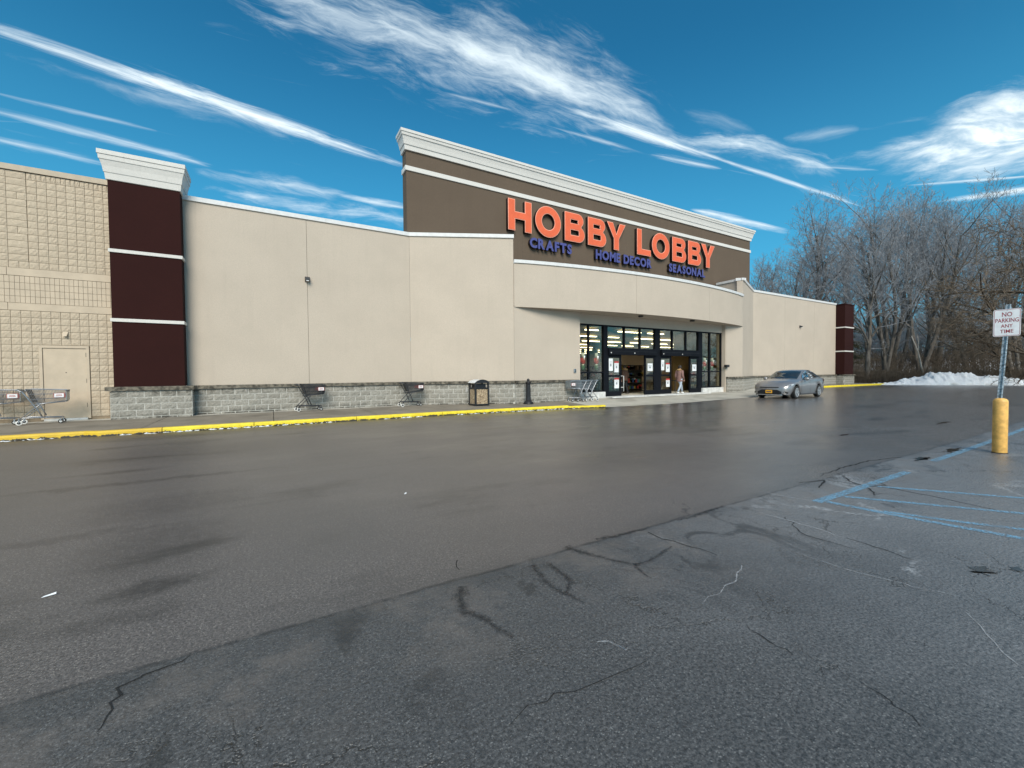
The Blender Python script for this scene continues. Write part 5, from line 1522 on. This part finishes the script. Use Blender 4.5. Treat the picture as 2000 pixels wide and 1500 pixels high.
def person(label, x, y, z, deg, h, coat, trouser, shoe, hair, stride, coat_len, hood=None, bag=False, group=None):
    """local: faces +X, left hand +Y"""
    t = thing('person', label, 'person', (x, y, z), group); t.rotation_euler = (0, 0, R(deg)); t.scale = (h / 1.72,) * 3
    s = stride
    J = {'pelvis': ((0, 0, .93), .10), 'waist': ((0, 0, 1.08), .10), 'chest': ((.01, 0, 1.28), .125), 'neck': ((.0, 0, 1.43), .055), 'head0': ((.02, 0, 1.52), .065), 'head1': ((.03, 0, 1.61), .088), 'head2': ((.02, 0, 1.67), .07),
         'lh': ((0, .09, .90), .085), 'lk': ((.10 + s * .30, .095, .50), .06), 'la': ((s * .55, .09, .09), .04), 'lt': ((s * .55 + .13, .09, .04), .032),
         'rh': ((0, -.09, .90), .085), 'rk': ((.02 - s * .12, -.095, .49), .06), 'ra': ((-s * .45, -.09, .10), .04), 'rt': ((-s * .45 + .13, -.09, .035), .032),
         'ls': ((.0, .17, 1.37), .06), 'le': ((-.06, .23, 1.10), .045), 'lw': ((.06, .22, .88), .03), 'lp': ((.08, .22, .82), .028),
         'rs': ((.0, -.17, 1.37), .06), 're': ((-.06, -.23, 1.10), .045), 'rw': ((.08, -.22, .90), .03), 'rp': ((.11, -.22, .84), .028),
         'nose': ((.125, 0, 1.585), .014)}
    bones = [('pelvis', 'waist'), ('waist', 'chest'), ('chest', 'neck'), ('neck', 'head0'), ('head0', 'head1'), ('head1', 'head2'), ('pelvis', 'lh'), ('lh', 'lk'), ('lk', 'la'), ('la', 'lt'), ('pelvis', 'rh'), ('rh', 'rk'), ('rk', 'ra'), ('ra', 'rt'),
             ('chest', 'ls'), ('ls', 'le'), ('le', 'lw'), ('lw', 'lp'), ('chest', 'rs'), ('rs', 're'), ('re', 'rw'), ('rw', 'rp')]
    del J['nose']
    body = skin_body('body', J, bones, SKIN, t)
    for side_, wrist, px_ in ((1, 'lp', .08), (-1, 'rp', .11)):
        b = MB(); yy = .22 * side_; zz = J[wrist][0][2]
        for k, ln in enumerate((.068, .078, .074, .06)):
            f0 = px_ + .028 - k * .018
            b.tube([(f0, yy, zz - .01), (f0 + .006, yy, zz - .03 - ln * .5), (f0 - .004, yy - side_ * .012, zz - .03 - ln)], [.0095, .009, .007], 6)
        b.tube([(px_ + .025, yy, zz + .01), (px_ + .05, yy - side_ * .01, zz - .02), (px_ + .052, yy - side_ * .015, zz - .045)], [.011, .010, .008], 6)
        lpart('hand', b, SKIN, t)
    # trousers
    b = MB()
    for hip, kn, an in (('lh', 'lk', 'la'), ('rh', 'rk', 'ra')):
        a, c, d = (Vector(J[q][0]) for q in (hip, kn, an))
        b.tube([a + Vector((0, 0, .06)), a, (a + c) / 2, c, (c + d) / 2, d + Vector((0, 0, .02))], [.085, .098, .082, .066, .056, .050], 12)
    lpart('trousers', b, trouser, t)
    for a in ('la', 'ra'):
        p0 = Vector(J[a][0]); tz = 0 if a == 'la' else .0
        b = MB(); b.tube([p0 + Vector((-.055, 0, -.03)), p0 + Vector((0, 0, -.025)), p0 + Vector((.10, 0, -.045)), p0 + Vector((.18, 0, -.055))], [.038, .052, .045, .03], 10)
        lpart('shoe', b, shoe, t)
    # coat with sleeves
    top = 1.43; rings = [(0, 0, coat_len, .155, .185), (0, 0, coat_len + .02, .165, .195)]
    k = 0; z_ = coat_len + .08
    while z_ < 1.30:
        rings.append((.005, 0, z_, .158 - .014 * (k % 2), .19 - .014 * (k % 2) - .01 * max(0, z_ - 1.0))); z_ += .055; k += 1
    rings += [(.0, 0, 1.33, .15, .20), (0, 0, 1.39, .11, .16), (0, 0, 1.44, .075, .09)]
    ct = loft('coat', rings, coat, t)
    for sd in (1, -1):
        sh, el, wr = (Vector(J[q][0]) for q in (('ls', 'le', 'lw') if sd > 0 else ('rs', 're', 'rw')))
        b = MB(); pts = [sh + Vector((0, -.02 * sd, .03)), sh, (sh + el) / 2, el, (el + wr) / 2, wr]
        b.tube(pts, [.06, .082, .074, .068, .062, .048], 12); lpart('sleeve', b, coat, t)
    if hood: b = MB(); b.lathe([(.07, 1.39), (.125, 1.42), (.135, 1.47), (.10, 1.50)], (-.04, 0, 0), 14); lpart('hood', b, hood, t)
    # hair: a cap round the back and top of the head
    b = MB()
    def hf(u, v):
        a = R(60) + u * R(240); ph = v * math.pi * .62; r = .108
        return (.02 + r * 1.02 * math.sin(ph) * math.cos(a), .098 * math.sin(ph) * math.sin(a) / .9, 1.61 + .115 * math.cos(ph) - .05 * max(0, v - .8))
    b.grid(16, 10, hf); b.lathe([(.02, 1.733), (.075, 1.715), (.098, 1.68), (.09, 1.67)], (.012, 0, 0), 14)
    lpart('hair', b, hair, t)
    # face
    b = MB()
    for sd in (1, -1): b.lathe([(.011, 0), (.011, .006)], (.113, sd * .032, 1.615), 8, axis='x')
    lpart('eyes', b, HAIRD, t)
    b = MB(); b.tube([(.105, 0, 1.615), (.132, 0, 1.585), (.108, 0, 1.578)], [.008, .014, .008], 6); lpart('nose', b, SKIN, t)
    b = MB(); b.tube([(.104, -.022, 1.548), (.110, 0, 1.546), (.104, .022, 1.548)], .006, 5); lpart('mouth', b, REDP, t)
    b = MB()
    for sd in (1, -1): b.lathe([(.012, -.006), (.022, 0), (.012, .006)], (.02, sd * .093, 1.60), 8, axis='y')
    lpart('ears', b, SKIN, t)
    return t
person('woman in dusty pink padded coat and pale jeans walking past the second doors', 20.12, 15.60, .245, 6, 1.62, PINK, JEANS, SHOE, HAIRD, .75, .74, FUR)
person('shopper in dark brown jacket and black trousers inside the first doors', 17.85, 17.6, .21, 100, 1.72, BROWNJ, DARKTR, RUBBER, HAIRD, .30, .80, FUR)
# a wreath-hung frame beside the second doors and a bar stool inside
b = MB(); b.tube([(20.45, 17.6, 1.05), (20.9, 17.6, 1.05)], .02, 6)
st = thing('stool', 'dark metal stool just inside the second doors', 'stool', (21.5, 17.0, .2))
b = MB(); b.box(21.30, 21.70, 16.8, 17.2, .95, 1.0); b.build('seat', BLACK, st, bevel=.01)
for sx in (-1, 1):
    for sy in (-1, 1):
        b = MB(); b.tube([(21.5 + sx * .16, 17 + sy * .16, .95), (21.5 + sx * .24, 17 + sy * .24, .2)], .016, 6); b.build('leg', BLACK, st)
# ------------------------------------------------------------------ trees
def rot_dir(d, ang, az):
    a = d.orthogonal().normalized(); b_ = d.cross(a).normalized()
    return (d * math.cos(ang) + (a * math.cos(az) + b_ * math.sin(az)) * math.sin(ang)).normalized()
def grow(T, C, p, d, L, r, lev, rnd, q):
    maxlev = q['lev']
    segs = max(2, (7, 5, 4, 3, 2, 2)[lev]); pts = [p.copy()]; rad = [r]; kids = []
    for i in range(segs):
        w = q['wander'] * (1 + .35 * lev)
        d = (d + Vector((rnd.uniform(-w, w), rnd.uniform(-w, w), rnd.uniform(-w, w) * .6 + q['up'] * (1 if lev else .3)))).normalized()
        p = p + d * (L / segs); pts.append(p.copy()); f = (i + 1) / segs; rad.append(max(q['rmin'], r * (1 - f * (.62 if lev == 0 else .75))))
        kids.append((p.copy(), d.copy(), f, rad[-1]))
    tgt = T if lev <= 1 else C
    tgt.tube(pts, rad, (8, 6, 4, 3, 3, 3)[lev], cap=False)
    if lev >= maxlev: return
    n = q['kids'][lev]
    az = rnd.uniform(0, 6.28)
    for k in range(n):
        f = q['start'][lev] + (1 - q['start'][lev]) * (k + rnd.uniform(.2, .9)) / n
        j = min(segs - 1, int(f * segs)); pa = pts[j]; pb = pts[j + 1]; u = f * segs - j; u = max(0, min(1, u))
        pp = pa.lerp(pb, u); dd = (pb - pa).normalized(); az += 2.4 + rnd.uniform(-.5, .5)
        ang = R(rnd.uniform(*q['ang'][min(lev, len(q['ang']) - 1)]))
        nd = rot_dir(dd, ang, az)
        rr_ = max(q['rmin'], (rad[j] * (1 - u) + rad[j + 1] * u) * rnd.uniform(.45, .66))
        LL = L * rnd.uniform(*q['len'][min(lev, len(q['len']) - 1)]) * (1.15 - .45 * f)
        grow(T, C, pp, nd, LL, rr_, lev + 1, rnd, q)
def tree_meshes(seed, q):
    rnd = random.Random(seed); T = MB(); C = MB()
    for st_ in range(q.get('stems', 1)):
        d0 = Vector((rnd.uniform(-.12, .12), rnd.uniform(-.12, .12), 1)) if q.get('stems', 1) == 1 else Vector((math.cos(st_ * 2.2 + seed) * q['splay'], math.sin(st_ * 2.2 + seed) * q['splay'], 1))
        grow(T, C, Vector((rnd.uniform(-.15, .15), rnd.uniform(-.15, .15), -.3)), d0.normalized(), q['H'] * rnd.uniform(.85, 1.0), q['r'], 0, rnd, q)
    tm = T.mesh('trunk', q.get('bark', BARK), smooth=True); cm = C.mesh('crown', q.get('twig', TWIG))
    return tm, cm
base_q = dict(lev=4, wander=.10, up=.10, rmin=.010, kids=(11, 7, 5, 4), start=(.32, .18, .15, .1), ang=((22, 48), (25, 55), (25, 60), (25, 65)), len=((.36, .52), (.42, .6), (.42, .62), (.4, .7)), H=14.0, r=.26)
V = []
V.append(tree_meshes(11, dict(base_q)))
V.append(tree_meshes(12, dict(base_q, stems=3, splay=.16, r=.20, kids=(7, 6, 5, 4), start=(.38, .2, .15, .1), H=15)))
V.append(tree_meshes(13, dict(base_q, wander=.16, ang=((30, 60), (30, 65), (30, 65), (30, 70)), kids=(12, 7, 5, 4), start=(.25, .15, .1, .1), up=.07)))
V.append(tree_meshes(14, dict(base_q, H=15, r=.2, kids=(13, 6, 5, 4), start=(.42, .2, .1, .1), len=((.26, .40), (.45, .6), (.45, .6), (.4, .7)), ang=((18, 38), (22, 50), (25, 60), (25, 65)))))
V.append(tree_meshes(15, dict(base_q, stems=2, splay=.22, r=.22, kids=(8, 7, 5, 4), wander=.13)))
def tree(v, x, y, h, label, group, z=None, name='bare_tree', rot=None, tilt=0):
    tm, cm = v
    hh = max(max(q.co.z for q in cm.vertices), 1) if 'h' not in tm else tm['h']
    tm['h'] = hh
    t = thing(name, label, 'tree', (x, y, (far_z(x, y) - .06 if x > 58 else .02) if z is None else z), group)
    s = h / hh; t.scale = (s * .95, s * .95, s); t.rotation_euler = (R(tilt), 0, random.uniform(0, 6.28) if rot is None else rot)
    for n_, me in (('trunk', tm), ('crown', cm)):
        o = bpy.data.objects.new(n_, me); COL.objects.link(o); o.parent = t
    return t
GN = 'bare trees beyond the snow bank'
tree(V[4], 59.0, 19.0, 20.5, 'thick grey trunk forking into a V, right of the store corner', GN, rot=1.2)
tree(V[2], 53.44, 18.75, 15.5, 'crooked bare tree standing closest to the store corner', GN, rot=2.2)
tree(V[3], 68.1, 20.7, 21, 'slender bare tree between the forked trunk and the fan-shaped clump', GN)
tree(V[1], 64.9, 17.6, 22.5, 'clump of bare stems fanning upward, left of the two tall stems', GN, rot=.5)
tree(V[1], 72.0, 18.0, 23.5, 'clump of tall bare stems midway between the forked trunk and the no parking sign', GN, rot=2.6)
tree(V[2], 68.6, 14.6, 16.5, 'wide-branching bare tree left of the no parking sign', GN, rot=4.0)
tree(V[4], 66, 10.6, 15.0, 'bare tree with spreading limbs behind the no parking sign', GN, rot=5.0)
GB = 'bare trees rising behind the store roof'
rear = [(60.2, 35.5, 18.5), (64.0, 29.6, 21), (61.68, 33.64, 17.5), (62.1, 31.07, 20.5), (66.8, 30.65, 26.5), (74.2, 31.0, 23.5), (70.5, 27.3, 22.5), (59.0, 31.0, 15.5)]
labs = ['bare tree whose top shows just over the end of the brown sign wall', 'bare tree rising above the middle of the far beige wall', 'bare tree just right of the brown sign wall, behind the roof', 'bare tree second to the right of the brown sign wall', 'tallest bare crown behind the store roof', 'bare tree whose crown touches the end of the trailing cloud streak', 'bare tree above the far maroon pilaster', 'low bare crown hard against the brown sign wall']
for i, (x, y, h) in enumerate(rear): tree(V[(i * 2) % 5], x, y, h, labs[i], GB)
GF = 'far bare trees in the wood behind'
far_t = [(82.0, 28.8, 25), (77.9, 24.2, 29), (91.5, 25.6, 28), (100.3, 25.1, 31), (92, 20.7, 25.5), (103.9, 20.7, 27), (95.2, 15.4, 25.5), (109, 13.2, 30), (88, 33, 26), (84.5, 21.4, 13), (80, 24.5, 12), (88.5, 17.5, 14), (86, 13.3, 15), (92, 29, 14), (80, 16.5, 12.5), (96, 23.5, 15), (79.5, 20, 11)]
for i, (x, y, h) in enumerate(far_t):
    lab = 'tall bare grey tree in the far wood, one of the mass behind the front row' if h > 20 else 'low bare tree in the far wood, filling the gaps between the trunks'
    if i == 1: lab = 'tallest bare tree of the wood, its crown rising highest against the blue'
    tree(V[i % 5] if h > 20 else V[2], x, y, h, lab, None if i == 1 else (GF if h > 20 else 'low trees in the far wood'))
# nearer brown tree whose limbs hang in from the right edge
q_near = dict(base_q, lev=4, wander=.17, up=-.012, rmin=.009, kids=(10, 8, 7, 6), start=(.16, .15, .1, .1), ang=((50, 82), (35, 70), (35, 70), (35, 70)), len=((.62, .85), (.42, .6), (.4, .55), (.35, .55)), H=7.2, r=.20, bark=bark('dark_brown_bark', (.03, .022, .016), (.085, .065, .045)), twig=TWIGB)
tree(tree_meshes(31, q_near), 45.6, 6.2, 13.0, 'dense brown-twigged tree whose limbs hang in from the right edge above the no parking sign', None, z=.05, rot=3.4)
tree(tree_meshes(33, dict(q_near, H=6.0, up=.04)), 58.5, 9.4, 9.5, 'low brown-twigged tree behind the no parking post', None, rot=1.0)
b = MB(); b.tube([(0, 0, 0), (-.25, .3, 1.7), (-.6, .5, 3.4), (-1.0, .9, 5.0)], [.09, .08, .06, .03], 8)
tb = thing('leaning_stem', 'pale bare stem leaning left in front of the brush', 'tree', (58.0, 15.3, .0)); o = b.build('trunk', BIRCHB, smooth=True); o.parent = tb
b = MB(); b.tube([(-.6, .5, 3.4), (-.1, .6, 4.4), (.1, .8, 5.3)], [.03, .02, .008], 5); b.tube([(-.3, .35, 2.2), (-1.0, .3, 2.9), (-1.3, .3, 3.6)], [.025, .015, .006], 5); o = b.build('branch', BIRCHB); o.parent = tb
# bird's nest high in a tree
b = MB(); rn = random.Random(8)
for k in range(60):
    a = rn.uniform(0, 6.28); r_ = rn.uniform(.12, .34); z = rn.uniform(-.16, .14)
    b.tube([(r_ * math.cos(a), r_ * math.sin(a), z), (r_ * math.cos(a + 1.2), r_ * math.sin(a + 1.2), z + rn.uniform(-.06, .06))], .02, 3)
b.lathe([(.08, -.18), (.30, -.08), (.33, .08), (.2, .10)], (0, 0, 0), 9)
o = b.build('bird_nest', TWIGB); o.location = (66.2, 18.25, 12.2); tag(o, "dark bird's nest of sticks high in the bare trees", 'nest')
# dark evergreen by the store corner
def evergreen():
    t = thing('evergreen_tree', 'dark scraggy evergreen in the gap between the store corner and the bare trees', 'tree', (54.4, 20.6, 0))
    rn = random.Random(4); H = 8.6
    b = MB(); b.tube([(0, 0, 0), (.1, 0, 4), (0, .1, H)], [.16, .10, .02], 7); o = b.build('trunk', BARK); o.parent = t
    b = MB(); nd = MB()
    for k in range(110):
        f = rn.random() ** .8; z = .5 + f * (H - .7); L = (1 - f) * 2.3 + .35; a = rn.uniform(0, 6.28); L *= rn.uniform(.6, 1.1)
        pts = [(0, 0, z), (L * .5 * math.cos(a), L * .5 * math.sin(a), z + .1), (L * math.cos(a), L * math.sin(a), z - .25)]
        b.tube(pts, [.03, .02, .008], 3, cap=False)
        for j in range(55):
            u = rn.uniform(.15, 1); x, y, zz = L * u * math.cos(a), L * u * math.sin(a), z + .1 * u - .3 * max(0, u - .5)
            dx, dy, dz_ = rn.gauss(0, .13), rn.gauss(0, .13), rn.gauss(-.05, .1)
            s_ = .025
            nd.add([(x, y, zz), (x + dx + s_, y + dy, zz + dz_), (x + dx, y + dy + s_, zz + dz_ - s_)], [(0, 1, 2)])
    for o in (b.build('branches', TWIGB), nd.build('foliage', NEEDLE)): o.parent = t
evergreen()
# brown thicket along the lot's far side
def thicket(name, label, n, place_fn, h0, h1, seed, m):
    rn = random.Random(seed); b = MB()
    for k in range(n):
        x, y = place_fn(rn); z = far_z(x, y) - .08 if x > 58 else .0
        h = rn.uniform(h0, h1); lx, ly = rn.gauss(0, .22) * h, rn.gauss(0, .22) * h; r_ = rn.uniform(.008, .02) * (1 + h * .12)
        mid = (x + lx * .35, y + ly * .35, z + h * .55); end = (x + lx, y + ly, z + h)
        b.tube([(x, y, z), mid, end], [r_, r_ * .7, r_ * .3], 3, cap=False)
        for j in range(3):
            f = rn.uniform(.35, .95); px_, py_, pz_ = x + lx * f * .6, y + ly * f * .6, z + h * f
            b.tube([(px_, py_, pz_), (px_ + rn.gauss(0, .2) * h, py_ + rn.gauss(0, .2) * h, pz_ + rn.uniform(.05, .35) * h)], [r_ * .6, r_ * .3], 3, cap=False)
    o = b.build(name, m); return tag(o, label, 'brush', kind='stuff')
def near_band(rn):
    u = rn.random(); v = rn.random()
    x = 50.5 + 9 * u + v * 5; y = 19.8 - 17.5 * u + v * 4.5
    return x, y
thicket('brown_thicket', 'dense brown brush growing directly behind the snow bank', 6500, near_band, .6, 1.6, 61, TWIGB)
def mid_band(rn):
    u = rn.random(); v = rn.random(); return 60 + 12 * u + v * 8, 24 - 22 * u + v * 6
thicket('grey_thicket', 'tall grey-brown undergrowth between the trunks of the wood', 2400, mid_band, 1.6, 4.2, 62, TWIGB)
def far_band(rn):
    u = rn.random(); v = rn.random(); return 88 + 25 * u + v * 12, 40 - 44 * u + v * 12
thicket('far_thicket', 'far grey undergrowth at the foot of the wooded rise', 4200, far_band, 4, 8.5, 63, TWIG)
